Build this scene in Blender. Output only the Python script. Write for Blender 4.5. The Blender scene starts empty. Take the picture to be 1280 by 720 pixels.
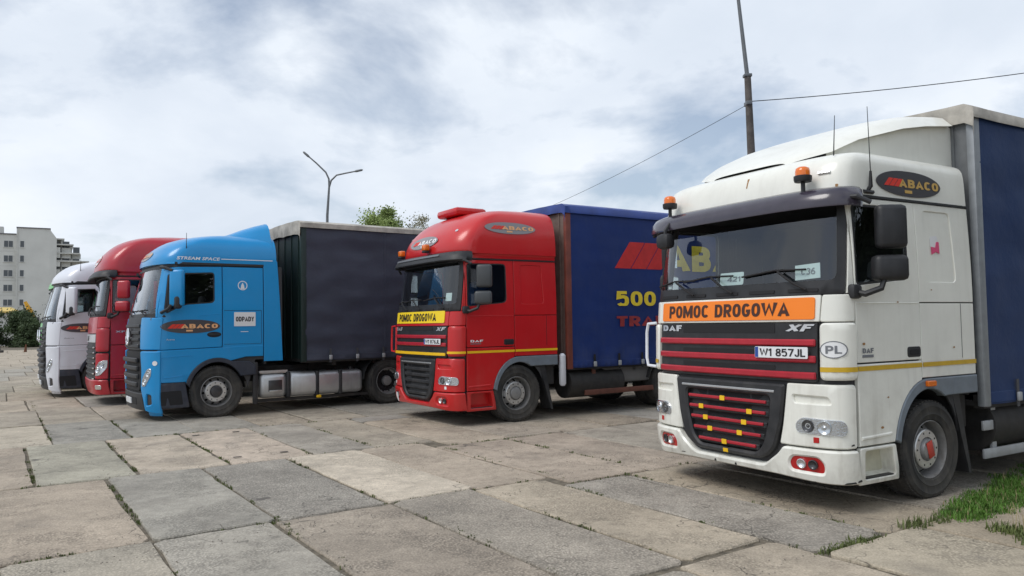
import bpy, bmesh, math, random
from mathutils import Vector, Matrix
from mathutils.geometry import delaunay_2d_cdt
random.seed(7)
S = bpy.context.scene
C = S.collection
R_ = math.radians
PI = math.pi

# ------------------------------------------------------------------ camera
cam_d = bpy.data.cameras.new('camera'); cam = bpy.data.objects.new('camera', cam_d); C.objects.link(cam)
CAM_H, F_PX, PITCH, ROLL = 1.7575, 940.74, 0.046447, 0.01508
cam_d.sensor_width = 36.0; cam_d.lens = 36.0 * F_PX / 1280.0
cam_d.clip_start = 0.05; cam_d.clip_end = 3000
M = Matrix.Rotation(PI / 2 + PITCH, 4, 'X') @ Matrix.Rotation(-ROLL, 4, 'Z')
cam.matrix_world = Matrix.Translation((0, 0, CAM_H)) @ M
S.camera = cam
# ------------------------------------------------------------------ world
SUN_EL, SUN_AZ = R_(52), R_(-150)      # azimuth of the sun direction measured in the ground plane from +x
w = bpy.data.worlds.new('World'); S.world = w; w.use_nodes = True
nt = w.node_tree; N = nt.nodes; L = nt.links
for n in list(N): N.remove(n)
out = N.new('ShaderNodeOutputWorld'); bg = N.new('ShaderNodeBackground'); bg.inputs[1].default_value = 0.1
sky = N.new('ShaderNodeTexSky'); sky.sky_type = 'NISHITA'; sky.sun_disc = False
sky.sun_elevation = SUN_EL; sky.sun_rotation = PI / 2 - SUN_AZ
sky.air_density = 1.0; sky.dust_density = 1.5
tc = N.new('ShaderNodeTexCoord'); sep = N.new('ShaderNodeSeparateXYZ'); L.new(tc.outputs['Generated'], sep.inputs[0])
def wm(op, a, b=None, c=None):
    n = N.new('ShaderNodeMath'); n.operation = op
    for i, v in enumerate((a, b, c)):
        if v is None: continue
        if isinstance(v, (int, float)): n.inputs[i].default_value = v
        else: L.new(v, n.inputs[i])
    return n.outputs[0]
zz = wm('ADD', wm('MAXIMUM', sep.outputs[2], 0.0), 0.34)
comb = N.new('ShaderNodeCombineXYZ'); L.new(wm('DIVIDE', sep.outputs[0], zz), comb.inputs[0]); L.new(wm('DIVIDE', sep.outputs[1], zz), comb.inputs[1])
def wnoise(scale, det, rough, off=(0, 0, 0), dist=0.0):
    mp = N.new('ShaderNodeMapping'); mp.inputs['Location'].default_value = off; L.new(comb.outputs[0], mp.inputs[0])
    n = N.new('ShaderNodeTexNoise'); n.inputs['Scale'].default_value = scale; n.inputs['Detail'].default_value = det
    n.inputs['Roughness'].default_value = rough; n.inputs['Distortion'].default_value = dist
    L.new(mp.outputs[0], n.inputs['Vector']); return n.outputs['Fac']
def wramp(src, stops):
    r = N.new('ShaderNodeValToRGB'); L.new(src, r.inputs[0]); el = r.color_ramp.elements
    while len(el) < len(stops): el.new(0.5)
    for e, (p, c) in zip(el, stops): e.position = p; e.color = (*c, 1)
    return r.outputs[0]
shade = wnoise(1.45, 8, 0.56, (2.3, 0.4, 0), 0.15)
gap = wnoise(1.7, 7, 0.55, (7.1, 3.3, 0), 0.2)
cloud = wramp(shade, [(0.30, (.61, .675, .765)), (0.44, (.665, .725, .81)), (0.54, (.725, .78, .852)), (0.68, (.80, .842, .90))])
mul = N.new('ShaderNodeVectorMath'); mul.operation = 'SCALE'; L.new(cloud, mul.inputs[0]); mul.inputs['Scale'].default_value = 9.75
mask = wramp(gap, [(0.36, (.30, .30, .30)), (0.50, (1, 1, 1))])
mix = N.new('ShaderNodeMix'); mix.data_type = 'RGBA'; L.new(mask, mix.inputs['Factor']); L.new(sky.outputs[0], mix.inputs['A']); L.new(mul.outputs[0], mix.inputs['B'])
L.new(mix.outputs['Result'], bg.inputs[0]); L.new(bg.outputs[0], out.inputs[0])
# ------------------------------------------------------------------ sun (overcast)
sd = bpy.data.lights.new('sun', 'SUN'); sd.energy = 1.35; sd.angle = R_(26); sd.color = (1, .965, .92)
so = bpy.data.objects.new('sun', sd); C.objects.link(so)
sv = Vector((math.cos(SUN_EL) * math.cos(SUN_AZ), math.cos(SUN_EL) * math.sin(SUN_AZ), math.sin(SUN_EL)))
so.rotation_euler = sv.to_track_quat('Z', 'Y').to_euler(); so.location = sv * 60
S.view_settings.view_transform = 'Standard'; S.view_settings.look = 'None'; S.view_settings.exposure = 0.27; S.view_settings.gamma = 1
S.render.engine = 'CYCLES'

# ------------------------------------------------------------------ materials
MAT = {}
def mat(name, col, rough=.5, metal=0., spec=.5, coat=0., noise=0., nscale=8., bump=0., bscale=40., dirt=0., emit=0., dirtcol=(.30, .27, .22), varyobj=False):
    if name in MAT: return MAT[name]
    m = bpy.data.materials.new(name); m.use_nodes = True; t = m.node_tree; p = t.nodes['Principled BSDF']
    p.inputs['Base Color'].default_value = (*col, 1); p.inputs['Roughness'].default_value = rough; p.inputs['Metallic'].default_value = metal
    p.inputs['Specular IOR Level'].default_value = spec
    if coat: p.inputs['Coat Weight'].default_value = coat; p.inputs['Coat Roughness'].default_value = .12
    g = t.nodes.new('ShaderNodeTexCoord')
    src = None
    def nz(scale, det=5, r=.6):
        n = t.nodes.new('ShaderNodeTexNoise'); n.inputs['Scale'].default_value = scale; n.inputs['Detail'].default_value = det; n.inputs['Roughness'].default_value = r
        t.links.new(g.outputs['Object'], n.inputs['Vector']); return n.outputs['Fac']
    def rmp(s, a, b, lo, hi):
        r = t.nodes.new('ShaderNodeMapRange'); t.links.new(s, r.inputs[0]); r.inputs[1].default_value = a; r.inputs[2].default_value = b; r.inputs[3].default_value = lo; r.inputs[4].default_value = hi; return r.outputs[0]
    if noise:
        mx = t.nodes.new('ShaderNodeMix'); mx.data_type = 'RGBA'
        mx.inputs['A'].default_value = (*[c * (1 - noise) for c in col], 1); mx.inputs['B'].default_value = (*[min(c * (1 + noise), 1) for c in col], 1)
        t.links.new(rmp(nz(nscale), .35, .65, 0, 1), mx.inputs['Factor']); src = mx.outputs['Result']
    if dirt:
        mx = t.nodes.new('ShaderNodeMix'); mx.data_type = 'RGBA'
        if src: t.links.new(src, mx.inputs['A'])
        else: mx.inputs['A'].default_value = (*col, 1)
        mx.inputs['B'].default_value = (*dirtcol, 1)
        # splashed road dust: heavier low on the vehicle, broken up by noise and streaks
        sp = t.nodes.new('ShaderNodeSeparateXYZ'); t.links.new(g.outputs['Object'], sp.inputs[0])
        hgt = rmp(sp.outputs[2], .2, 1.5, 1.0, .22)
        a = rmp(nz(2.2, 6, .65), .42, .72, 0, 1)
        mp = t.nodes.new('ShaderNodeMapping'); mp.inputs['Scale'].default_value = (14, 14, 1.2); t.links.new(g.outputs['Object'], mp.inputs[0])
        n2 = t.nodes.new('ShaderNodeTexNoise'); n2.inputs['Scale'].default_value = 1.0; n2.inputs['Detail'].default_value = 4; t.links.new(mp.outputs[0], n2.inputs['Vector'])
        b = rmp(n2.outputs['Fac'], .5, .8, 0, .8)
        mm = t.nodes.new('ShaderNodeMath'); mm.operation = 'ADD'; t.links.new(a, mm.inputs[0]); t.links.new(b, mm.inputs[1])
        m2 = t.nodes.new('ShaderNodeMath'); m2.operation = 'MULTIPLY'; t.links.new(mm.outputs[0], m2.inputs[0]); t.links.new(hgt, m2.inputs[1])
        m3 = t.nodes.new('ShaderNodeMath'); m3.operation = 'MULTIPLY'; m3.use_clamp = True; t.links.new(m2.outputs[0], m3.inputs[0]); m3.inputs[1].default_value = dirt
        t.links.new(m3.outputs[0], mx.inputs['Factor']); src = mx.outputs['Result']
        t.links.new(rmp(m3.outputs[0], 0, .6, rough, min(rough + .4, .9)), p.inputs['Roughness'])
    if src: t.links.new(src, p.inputs['Base Color'])
    if bump:
        b = t.nodes.new('ShaderNodeBump'); b.inputs['Strength'].default_value = bump; b.inputs['Distance'].default_value = .01
        t.links.new(nz(bscale, 6), b.inputs['Height']); t.links.new(b.outputs[0], p.inputs['Normal'])
    if emit: p.inputs['Emission Color'].default_value = (*col, 1); p.inputs['Emission Strength'].default_value = emit
    MAT[name] = m; return m
def glass(name, tint, base=.04, ior=1.5, rough=.0):
    m = bpy.data.materials.new(name); m.use_nodes = True; t = m.node_tree
    for n in list(t.nodes): t.nodes.remove(n)
    o = t.nodes.new('ShaderNodeOutputMaterial'); mx = t.nodes.new('ShaderNodeMixShader'); tr = t.nodes.new('ShaderNodeBsdfTransparent'); gl = t.nodes.new('ShaderNodeBsdfGlossy')
    tr.inputs[0].default_value = (*tint, 1); gl.inputs['Roughness'].default_value = rough; gl.inputs[0].default_value = (.95, .97, 1, 1)
    ge = t.nodes.new('ShaderNodeNewGeometry'); dt = t.nodes.new('ShaderNodeVectorMath'); dt.operation = 'DOT_PRODUCT'; t.links.new(ge.outputs['Normal'], dt.inputs[0]); t.links.new(ge.outputs['Incoming'], dt.inputs[1])
    ab = t.nodes.new('ShaderNodeMath'); ab.operation = 'ABSOLUTE'; t.links.new(dt.outputs['Value'], ab.inputs[0]); sb = t.nodes.new('ShaderNodeMath'); sb.operation = 'SUBTRACT'; sb.inputs[0].default_value = 1; t.links.new(ab.outputs[0], sb.inputs[1])
    fr = t.nodes.new('ShaderNodeMath'); fr.operation = 'POWER'; t.links.new(sb.outputs[0], fr.inputs[0]); fr.inputs[1].default_value = 4.2
    ml = t.nodes.new('ShaderNodeMath'); ml.operation = 'MULTIPLY_ADD'; ml.use_clamp = True; t.links.new(fr.outputs[0], ml.inputs[0]); ml.inputs[1].default_value = 1.15; ml.inputs[2].default_value = base
    t.links.new(ml.outputs[0], mx.inputs[0]); t.links.new(tr.outputs[0], mx.inputs[1]); t.links.new(gl.outputs[0], mx.inputs[2]); t.links.new(mx.outputs[0], o.inputs[0])
    MAT[name] = m; return m
def paint(name, col, dirt=.35):
    return mat(name, col, rough=.30, coat=.28, noise=.04, nscale=1.3, dirt=dirt)
WHITE = paint('cream_white_paint', (.82, .82, .755), .52)
RED = paint('red_paint', (.56, .012, .014), .10)
DRED = paint('dark_red_paint', (.43, .012, .026), .10)
BLUE = paint('bright_blue_paint', (.0, .255, .59), .06)
CWHITE = paint('cold_white_paint', (.70, .72, .78), .2)
GREEN = paint('bright_green_paint', (.06, .48, .05), .15)
BLACK = mat('black_plastic', (.016, .017, .02), .5, noise=.2, dirt=.28, dirtcol=(.16, .15, .14))
SOFTBLACK = mat('black_void_plastic', (.010, .010, .012), .75)
VISOR = mat('smoked_visor_plastic', (.045, .038, .055), .22, coat=.4, noise=.1)
GREYFEN = mat('grey_fender_plastic', (.16, .19, .225), .5, noise=.1, dirt=.2)
NAVYFEN = mat('navy_skirt_plastic', (.022, .028, .045), .5, noise=.12, dirt=.25, dirtcol=(.16, .15, .14))
RUBBER = mat('tyre_rubber', (.022, .022, .022), .8, noise=.3, nscale=6, dirt=.75, dirtcol=(.095, .086, .074), bump=.2)
STEEL = mat('rim_steel', (.33, .33, .33), .45, metal=.55, noise=.15, dirt=.5, dirtcol=(.14, .12, .10))
BRIGHT = mat('bright_steel', (.62, .62, .61), .35, metal=.75, noise=.08)
ALU = mat('aluminium', (.55, .56, .57), .38, metal=.8, noise=.08, nscale=3, dirt=.3, dirtcol=(.28, .27, .25))
ALUM = mat('matt_aluminium_rail', (.42, .44, .46), .5, metal=.4, noise=.08, dirt=.3)
CHASSIS = mat('dark_chassis_steel', (.022, .021, .021), .7, noise=.3, dirt=.4, dirtcol=(.085, .075, .062))
INTER = mat('dark_interior', (.045, .045, .048), .8)
SEATM = mat('grey_seat_fabric', (.13, .13, .14), .9)
DASH = mat('dashboard_plastic', (.075, .075, .078), .7)
CHROME = mat('chrome', (.85, .86, .88), .12, metal=1.)
REFL = mat('lamp_reflector', (.72, .73, .74), .16, metal=.9, bump=.3, bscale=60)
LAMPBK = mat('lamp_dark', (.08, .08, .085), .25, metal=.6)
ORANGE = mat('orange_sign_film', (.93, .23, .012), .42)
YELLOW = mat('yellow_sign_film', (.92, .66, .02), .42)
OCHRE = mat('ochre_reflective_tape', (.58, .37, .02), .4, noise=.08)
YTAPE = mat('yellow_tape', (.86, .52, .012), .4)
INK = mat('black_print', (.012, .010, .012), .5)
BROWNINK = mat('dark_brown_print', (.055, .016, .008), .5)
LETW = mat('white_print', (.80, .81, .82), .4)
SILV = mat('silver_letters', (.62, .63, .65), .3, metal=.5)
GREYL = mat('grey_letters', (.17, .18, .20), .4)
REDBAR = mat('red_slat_paint', (.40, .016, .03), .35, noise=.08)
REDFILM = mat('red_print', (.70, .035, .018), .45)
REDT = mat('red_curtain_print', (.55, .022, .02), .5, noise=.1)
YELT = mat('yellow_curtain_print', (.80, .60, .035), .5, noise=.08)
DREDT = mat('faded_red_curtain_print', (.30, .028, .03), .55, noise=.15)
BADGE = mat('badge_dark_grey', (.055, .052, .06), .35, coat=.3)
BADGEG = mat('badge_grey', (.24, .23, .24), .35, coat=.3)
GOLD = mat('gold_letters', (.58, .37, .10), .45)
SALMON = mat('salmon_letters', (.80, .42, .20), .45)
AMBER = mat('amber_lens', (.80, .17, .006), .18, coat=.6)
REDLENS = mat('red_lens', (.45, .01, .01), .2, coat=.5)
PLATEW = mat('plate_white', (.74, .76, .78), .35)
PLATEB = mat('plate_blue', (.02, .07, .32), .4)
GLS = glass('windscreen_glass', (.80, .86, .86), .085)
SGLS = glass('tinted_side_glass', (.62, .67, .68), .05)
LENSG = glass('clear_lens', (.92, .94, .96), .05)
CURT_B = mat('blue_tarpaulin', (.012, .034, .112), .5, spec=.3, noise=.07, nscale=1.2, dirt=.3, dirtcol=(.07, .09, .15), bump=.55, bscale=5)
CURT_R = mat('royal_blue_tarpaulin', (.010, .030, .145), .5, spec=.3, noise=.10, nscale=1.0, dirt=.5, dirtcol=(.07, .085, .12), bump=.55, bscale=5)
CURT_N = mat('navy_black_tarpaulin', (.036, .042, .068), .6, noise=.10, nscale=1.5, dirt=.3, dirtcol=(.08, .085, .10), bump=.7, bscale=5)
CURT_G = mat('dark_grey_tarpaulin', (.06, .062, .07), .5, noise=.10)
TARP = mat('weathered_grey_tarpaulin', (.40, .375, .33), .65, noise=.28, nscale=3.5, bump=.5, bscale=14)
TARPB = mat('blue_roof_tarpaulin', (.022, .055, .25), .4, noise=.15, nscale=3)
DKGREEN = mat('dark_green_steel', (.007, .022, .020), .55, noise=.15)
RUSTRED = mat('red_oxide_steel', (.17, .042, .028), .6, noise=.2, nscale=5)
BROWNR = mat('brown_guard_rail', (.13, .048, .032), .6, noise=.25, nscale=5)
CREAM = mat('cream_step_plastic', (.62, .60, .47), .5, noise=.08, dirt=.3)
REDCAP = mat('red_hub_cap', (.50, .05, .03), .5, noise=.15)
PERSONB = mat('blue_jacket_fabric', (.02, .06, .16), .8)
STICKP = mat('pink_sticker', (.70, .08, .20), .5)
STICKW = mat('white_sticker', (.74, .74, .75), .5)
PAPER = mat('paper_card', (.62, .72, .70), .6)
REDOX = mat('rust_stain', (.32, .17, .06), .7)

# ------------------------------------------------------------------ object helpers
def link(name, me, parent=None, loc=None, label=None):
    o = bpy.data.objects.new(name, me); C.objects.link(o)
    if parent is not None: o.parent = parent
    if loc is not None: o.location = loc
    if label: o['label'] = label
    return o
def thing(name, label, cat, loc=(0, 0, 0), rz=0., group=None):
    o = bpy.data.objects.new(name, None); C.objects.link(o); o.location = loc; o.rotation_euler = (0, 0, rz)
    o.empty_display_size = .3
    o['label'] = label; o['category'] = cat
    if group: o['group'] = group
    return o
def tag(o, label, cat, group=None):
    o['label'] = label; o['category'] = cat
    if group: o['group'] = group
    return o
def copy_tree(o, parent=None, deep=3):
    c = o.copy(); C.objects.link(c); c.parent = parent
    if deep:
        for ch in list(o.children): copy_tree(ch, c, deep - 1)
    return c
def mesh(name, verts, faces, m, smooth=True, ang=35):
    me = bpy.data.meshes.new(name); me.from_pydata([tuple(v) for v in verts], [], faces); me.update()
    for k in (m if isinstance(m, (list, tuple)) else [m]): me.materials.append(k)
    if smooth:
        me.polygons.foreach_set('use_smooth', [True] * len(me.polygons)); me.set_sharp_from_angle(angle=R_(ang))
    return me
class MB:
    def __init__(s): s.v = []; s.f = []
    def add(s, v, f):
        b = len(s.v); s.v += [tuple(q) for q in v]; s.f += [tuple(i + b for i in q) for q in f]; return s
    def box(s, x0, y0, z0, x1, y1, z1, rot=None, bev=0.):
        if bev > 0:
            b = min(bev, abs(x1 - x0) / 2.01, abs(y1 - y0) / 2.01, abs(z1 - z0) / 2.01)
            bm = bmesh.new(); bmesh.ops.create_cube(bm, size=1)
            for v in bm.verts: v.co = Vector(((x0 + x1) / 2 + v.co.x * (x1 - x0), (y0 + y1) / 2 + v.co.y * (y1 - y0), (z0 + z1) / 2 + v.co.z * (z1 - z0)))
            bmesh.ops.bevel(bm, geom=bm.edges[:], offset=b, segments=2, affect='EDGES', profile=.5)
            bm.verts.index_update(); vs = [v.co.copy() for v in bm.verts]; fs = [[v.index for v in f.verts] for f in bm.faces]; bm.free()
        else:
            vs = [Vector(q) for q in ((x0, y0, z0), (x1, y0, z0), (x1, y1, z0), (x0, y1, z0), (x0, y0, z1), (x1, y0, z1), (x1, y1, z1), (x0, y1, z1))]
            fs = [(0, 3, 2, 1), (4, 5, 6, 7), (0, 1, 5, 4), (1, 2, 6, 5), (2, 3, 7, 6), (3, 0, 4, 7)]
        if rot is not None: vs = [rot @ v for v in vs]
        return s.add(vs, fs)
    def tube(s, pts, r, seg=8, cap=True):
        pts = [Vector(p) for p in pts]; n = len(pts); rr = r if isinstance(r, (list, tuple)) else [r] * n
        vs = []; fs = []; ref = None
        for i, p in enumerate(pts):
            d = (pts[min(i + 1, n - 1)] - pts[max(i - 1, 0)]).normalized()
            if ref is None: ref = d.orthogonal().normalized()
            ref = (ref - d * ref.dot(d)).normalized(); b = d.cross(ref)
            for k in range(seg):
                a = 2 * PI * k / seg; vs.append(p + (ref * math.cos(a) + b * math.sin(a)) * rr[i])
        for i in range(n - 1):
            for k in range(seg):
                a = i * seg + k; b2 = i * seg + (k + 1) % seg; fs.append((a, b2, b2 + seg, a + seg))
        if cap: fs.append(tuple(range(seg))[::-1]); fs.append(tuple(range((n - 1) * seg, n * seg)))
        return s.add(vs, fs)
    def lathe(s, prof, seg=32, axis='y', c=(0, 0, 0), rot=None, cap=True):
        # prof: list of (radius, height along axis)
        vs = []; fs = []; n = len(prof)
        for (r, h) in prof:
            for k in range(seg):
                a = 2 * PI * k / seg; ca, sa = math.cos(a) * r, math.sin(a) * r
                v = {'y': Vector((ca, h, sa)), 'z': Vector((ca, sa, h)), 'x': Vector((h, ca, sa))}[axis]
                if rot is not None: v = rot @ v
                vs.append(v + Vector(c))
        for i in range(n - 1):
            for k in range(seg):
                a = i * seg + k; b = i * seg + (k + 1) % seg; fs.append((a, b, b + seg, a + seg))
        if cap and prof[0][0] > 1e-4: fs.append(tuple(range(seg))[::-1])
        if cap and prof[-1][0] > 1e-4: fs.append(tuple(range((n - 1) * seg, n * seg)))
        return s.add(vs, fs)
    def sheet(s, grid):
        b = []; nr, nc = len(grid), len(grid[0])
        for r in grid: b += r
        return s.add(b, [(i * nc + j, i * nc + j + 1, (i + 1) * nc + j + 1, (i + 1) * nc + j) for i in range(nr - 1) for j in range(nc - 1)])
    def build(s, name, m, parent=None, loc=None, smooth=True, ang=35, fix=False, label=None):
        me = mesh(name, s.v, s.f, m, smooth, ang)
        if fix:
            bm = bmesh.new(); bm.from_mesh(me); bmesh.ops.recalc_face_normals(bm, faces=bm.faces[:]); bm.to_mesh(me); bm.free()
        return link(name, me, parent, loc, label)

# ------------------------------------------------------------------ curved body surfaces
def lerp_table(t, v):
    if v <= t[0][0]: return t[0][1]
    for (a, b), (c, d) in zip(t, t[1:]):
        if v <= c: return b + (d - b) * (v - a) / (c - a)
    return t[-1][1]
def smooth_table(t, v):
    n = len(t)
    if v <= t[0][0]: return t[0][1]
    if v >= t[-1][0]: return t[-1][1]
    for i in range(n - 1):
        if v <= t[i + 1][0]: break
    def slope(k):
        if k == 0: return (t[1][1] - t[0][1]) / (t[1][0] - t[0][0])
        if k == n - 1: return (t[-1][1] - t[-2][1]) / (t[-1][0] - t[-2][0])
        s0 = (t[k][1] - t[k - 1][1]) / (t[k][0] - t[k - 1][0]); s1 = (t[k + 1][1] - t[k][1]) / (t[k + 1][0] - t[k][0])
        return 0 if s0 * s1 <= 0 else 2 * s0 * s1 / (s0 + s1)
    h = t[i + 1][0] - t[i][0]; s = (v - t[i][0]) / h; m0, m1 = slope(i) * h, slope(i + 1) * h
    return (2 * s**3 - 3 * s * s + 1) * t[i][1] + (s**3 - 2 * s * s + s) * m0 + (-2 * s**3 + 3 * s * s) * t[i + 1][1] + (s**3 - s * s) * m1
class Body:
    W0 = 1.245
    def __init__(s, xf, w, d=.36, n=2.7):
        s.xf_t = xf; s.w_t = w; s.d = d; pts = []
        for i in range(121):
            t = i / 120 * PI / 2; pts.append((d - d * max(math.cos(t), 0) ** (2 / n), s.W0 * math.sin(t) ** (2 / n)))
        u = 0; tab = [(0, 0, 0)]
        for (a, b), (c, e) in zip(pts, pts[1:]): u += math.hypot(c - a, e - b); tab.append((u, c, e))
        s.ue = u; s.tX = [(q[0], q[1]) for q in tab[::3]]; s.tY = [(q[0], q[2]) for q in tab[::3]]; s.inv = [(q[1], q[0]) for q in tab[::3]]
        s.cache = {}
    def xw(s, z):
        k = round(z, 4)
        if k not in s.cache: s.cache[k] = (smooth_table(s.xf_t, z), smooth_table(s.w_t, z))
        return s.cache[k]
    def P(s, u, z):
        a = abs(u); sg = 1 if u >= 0 else -1
        if a <= s.ue: X = lerp_table(s.tX, a); Y = lerp_table(s.tY, a)
        else: X = s.d + a - s.ue; Y = s.W0
        xf, w = s.xw(z)
        return Vector((xf - X, sg * Y * w / s.W0, z))
    def side_u(s, x, z):
        X = s.xw(z)[0] - x
        if X >= s.d: return s.ue + X - s.d
        return 0 if X <= 0 else lerp_table(s.inv, X)
    def fn(s): return s.P
    def side(s, sg): return lambda x, z: s.P(sg * s.side_u(x, z), z)
def on(fn, a, b, off=0.):
    e = .004; p = fn(a, b); du = fn(a + e, b) - fn(a - e, b); dv = fn(a, b + e) - fn(a, b - e)
    n = du.cross(dv).normalized()
    return p, n
def outn(fn, a, b, cx=-1.2):
    p, n = on(fn, a, b)
    if n.dot(p - Vector((cx, 0, p.z))) < 0: n = -n
    return p, n
def rrect(a0, b0, a1, b1, r=.03, k=4):
    return roundp([(a0, b0), (a1, b0), (a1, b1), (a0, b1)], r, k)
def roundp(pts, r, k=4):
    o = []; n = len(pts); rs = r if isinstance(r, (list, tuple)) else [r] * n
    for i in range(n):
        p0, p1, p2 = Vector(pts[i - 1]), Vector(pts[i]), Vector(pts[(i + 1) % n]); r_ = rs[i]
        if r_ <= 0: o.append(tuple(p1)); continue
        d0, d2 = (p0 - p1), (p2 - p1); q = min(r_, d0.length * .48, d2.length * .48)
        a = p1 + d0.normalized() * q; c = p1 + d2.normalized() * q
        for j in range(k + 1):
            t = j / k; o.append(tuple(a * (1 - t) ** 2 + p1 * 2 * t * (1 - t) + c * t * t))
    return o
def ell(cx, cy, rx, ry, k=24): return [(cx + rx * math.cos(2 * PI * i / k), cy + ry * math.sin(2 * PI * i / k)) for i in range(k)]
def area2(p): return sum(p[i - 1][0] * p[i][1] - p[i][0] * p[i - 1][1] for i in range(len(p))) / 2
def inset(p, d):
    n = len(p); o = []
    if area2(p) < 0: d = -d
    for i in range(n):
        a, b, c = Vector(p[i - 1]), Vector(p[i]), Vector(p[(i + 1) % n])
        e1 = (b - a); e2 = (c - b)
        if e1.length < 1e-7 or e2.length < 1e-7: o.append(tuple(b)); continue
        n1 = Vector((-e1.y, e1.x)).normalized(); n2 = Vector((-e2.y, e2.x)).normalized(); m_ = n1 + n2
        if m_.length < .3: o.append(tuple(b + n1 * d)); continue
        m_.normalize(); o.append(tuple(b + m_ * min(d / max(m_.dot(n1), .4), d * 2.5) if d > 0 else b + m_ * max(d / max(m_.dot(n1), .4), d * 2.5)))
    return o
def densify(p, step):
    o = []
    for i in range(len(p)):
        a, b = Vector(p[i]), Vector(p[(i + 1) % len(p)]); l = (b - a).length
        if l < 1e-6: continue
        k = max(1, int(math.ceil(l / step)))
        for j in range(k): o.append(tuple(a.lerp(b, j / k)))
    return o
def inpoly(x, y, p):
    c = False; j = len(p) - 1
    for i in range(len(p)):
        xi, yi = p[i]; xj, yj = p[j]
        if (yi > y) != (yj > y) and x < (xj - xi) * (y - yi) / (yj - yi) + xi: c = not c
        j = i
    return c
def cdt(outer, holes, step):
    loops = [outer] + holes; vs = []; es = []
    for lp in loops:
        b = len(vs); vs += lp; es += [(b + i, b + (i + 1) % len(lp)) for i in range(len(lp))]
    nb = len(vs)
    xs = [p[0] for p in outer]; ys = [p[1] for p in outer]; x = math.floor(min(xs) / step) * step + step * .5
    bpts = vs[:]
    while x < max(xs):
        y = math.floor(min(ys) / step) * step + step * .5
        while y < max(ys):
            if inpoly(x, y, outer) and not any(inpoly(x, y, h) for h in holes):
                if min((q[0] - x) ** 2 + (q[1] - y) ** 2 for q in bpts) > (step * .42) ** 2: vs.append((x, y))
            y += step
        x += step
    r = delaunay_2d_cdt([Vector(v) for v in vs], es, [], 0, 1e-6)
    ov, of, orig = r[0], r[2], r[3]
    fs = []
    for f in of:
        cx = sum(ov[i][0] for i in f) / len(f); cy = sum(ov[i][1] for i in f) / len(f)
        if inpoly(cx, cy, outer) and not any(inpoly(cx, cy, h) for h in holes): fs.append(tuple(f))
    return [tuple(v) for v in ov], fs
def panel(name, poly, fn, m, parent, off=.0, th=.02, step=.12, holes=(), bev=.006, cx=-1.2, label=None, ang=40, mbox=None):
    """solid sheet following the surface fn(a,b); its outer face 'off' above it, edges chamfered, th deep"""
    if area2(poly) < 0: poly = poly[::-1]
    loops0 = [densify(poly, step)] + [densify(h if area2(h) < 0 else h[::-1], step) for h in holes]
    def mapped(a, b, o):
        p, n = outn(fn, a, b, cx); return p + n * o
    if bev > 0: loops1 = [inset(loops0[0], bev)] + [inset([q for q in h][::-1], -bev)[::-1] for h in loops0[1:]]
    else: loops1 = loops0
    v2, f2 = cdt(loops1[0], loops1[1:], step)
    V = [mapped(a, b, off) for a, b in v2]; Fc = []
    for f in f2:
        a, b, c = V[f[0]], V[f[1]], V[f[2]]
        nn = (b - a).cross(c - a); q = v2[f[0]]; _, n = outn(fn, q[0], q[1], cx)
        Fc.append(f if nn.dot(n) > 0 else tuple(reversed(f)))
    for lo, li in zip(loops0, loops1):
        n = len(lo); b0 = len(V)
        rings = [[mapped(a, b, off) for a, b in li]]
        if bev > 0: rings.append([mapped(a, b, off - bev) for a, b in lo])
        rings.append([mapped(a, b, off - th) for a, b in lo])
        for r in rings: V += r
        for k in range(len(rings) - 1):
            for i in range(n):
                a = b0 + k * n + i; b = b0 + k * n + (i + 1) % n; Fc.append((a, b, b + n, a + n))
    me = mesh(name, V, Fc, m, False)
    bm = bmesh.new(); bm.from_mesh(me); bmesh.ops.remove_doubles(bm, verts=bm.verts[:], dist=1e-5); bmesh.ops.recalc_face_normals(bm, faces=bm.faces[:])
    # open at the back: make sure that outer faces look outwards
    tot = 0
    for f in bm.faces:
        c = f.calc_center_median(); tot += f.normal.dot(c - Vector((cx, 0, c.z))) * f.calc_area()
    if tot < 0: bmesh.ops.reverse_faces(bm, faces=bm.faces[:])
    bm.to_mesh(me); bm.free()
    me.polygons.foreach_set('use_smooth', [True] * len(me.polygons)); me.set_sharp_from_angle(angle=R_(ang))
    return link(name, me, parent, None, label)
_tx = {}
def text2d(s, bold=.0, shear=0., space=1.):
    k = (s, bold, shear, space)
    if k in _tx: return _tx[k]
    c = bpy.data.curves.new('t', 'FONT'); c.body = s; c.size = 1; c.offset = bold; c.shear = shear; c.resolution_u = 3; c.space_character = space
    o = bpy.data.objects.new('t', c); C.objects.link(o); dg = bpy.context.evaluated_depsgraph_get(); dg.update()
    me = bpy.data.meshes.new_from_object(o.evaluated_get(dg))
    vs = [(v.co.x, v.co.y) for v in me.vertices]; fs = [tuple(p.vertices) for p in me.polygons]
    bpy.data.objects.remove(o); bpy.data.curves.remove(c); bpy.data.meshes.remove(me)
    x0 = min(v[0] for v in vs); x1 = max(v[0] for v in vs); y0 = min(v[1] for v in vs); y1 = max(v[1] for v in vs)
    vs = [((v[0] - x0) / (x1 - x0), (v[1] - y0) / (y1 - y0)) for v in vs]
    _tx[k] = (vs, fs); return _tx[k]
def _arc(cx, cy, rx, ry, t0, t1, k=10, n=2.5):
    o = []
    for i in range(k + 1):
        t = R_(t0 + (t1 - t0) * i / k); c, q = math.cos(t), math.sin(t)
        o.append((cx + rx * math.copysign(abs(c) ** (2 / n), c), cy + ry * math.copysign(abs(q) ** (2 / n), q)))
    return o
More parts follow.
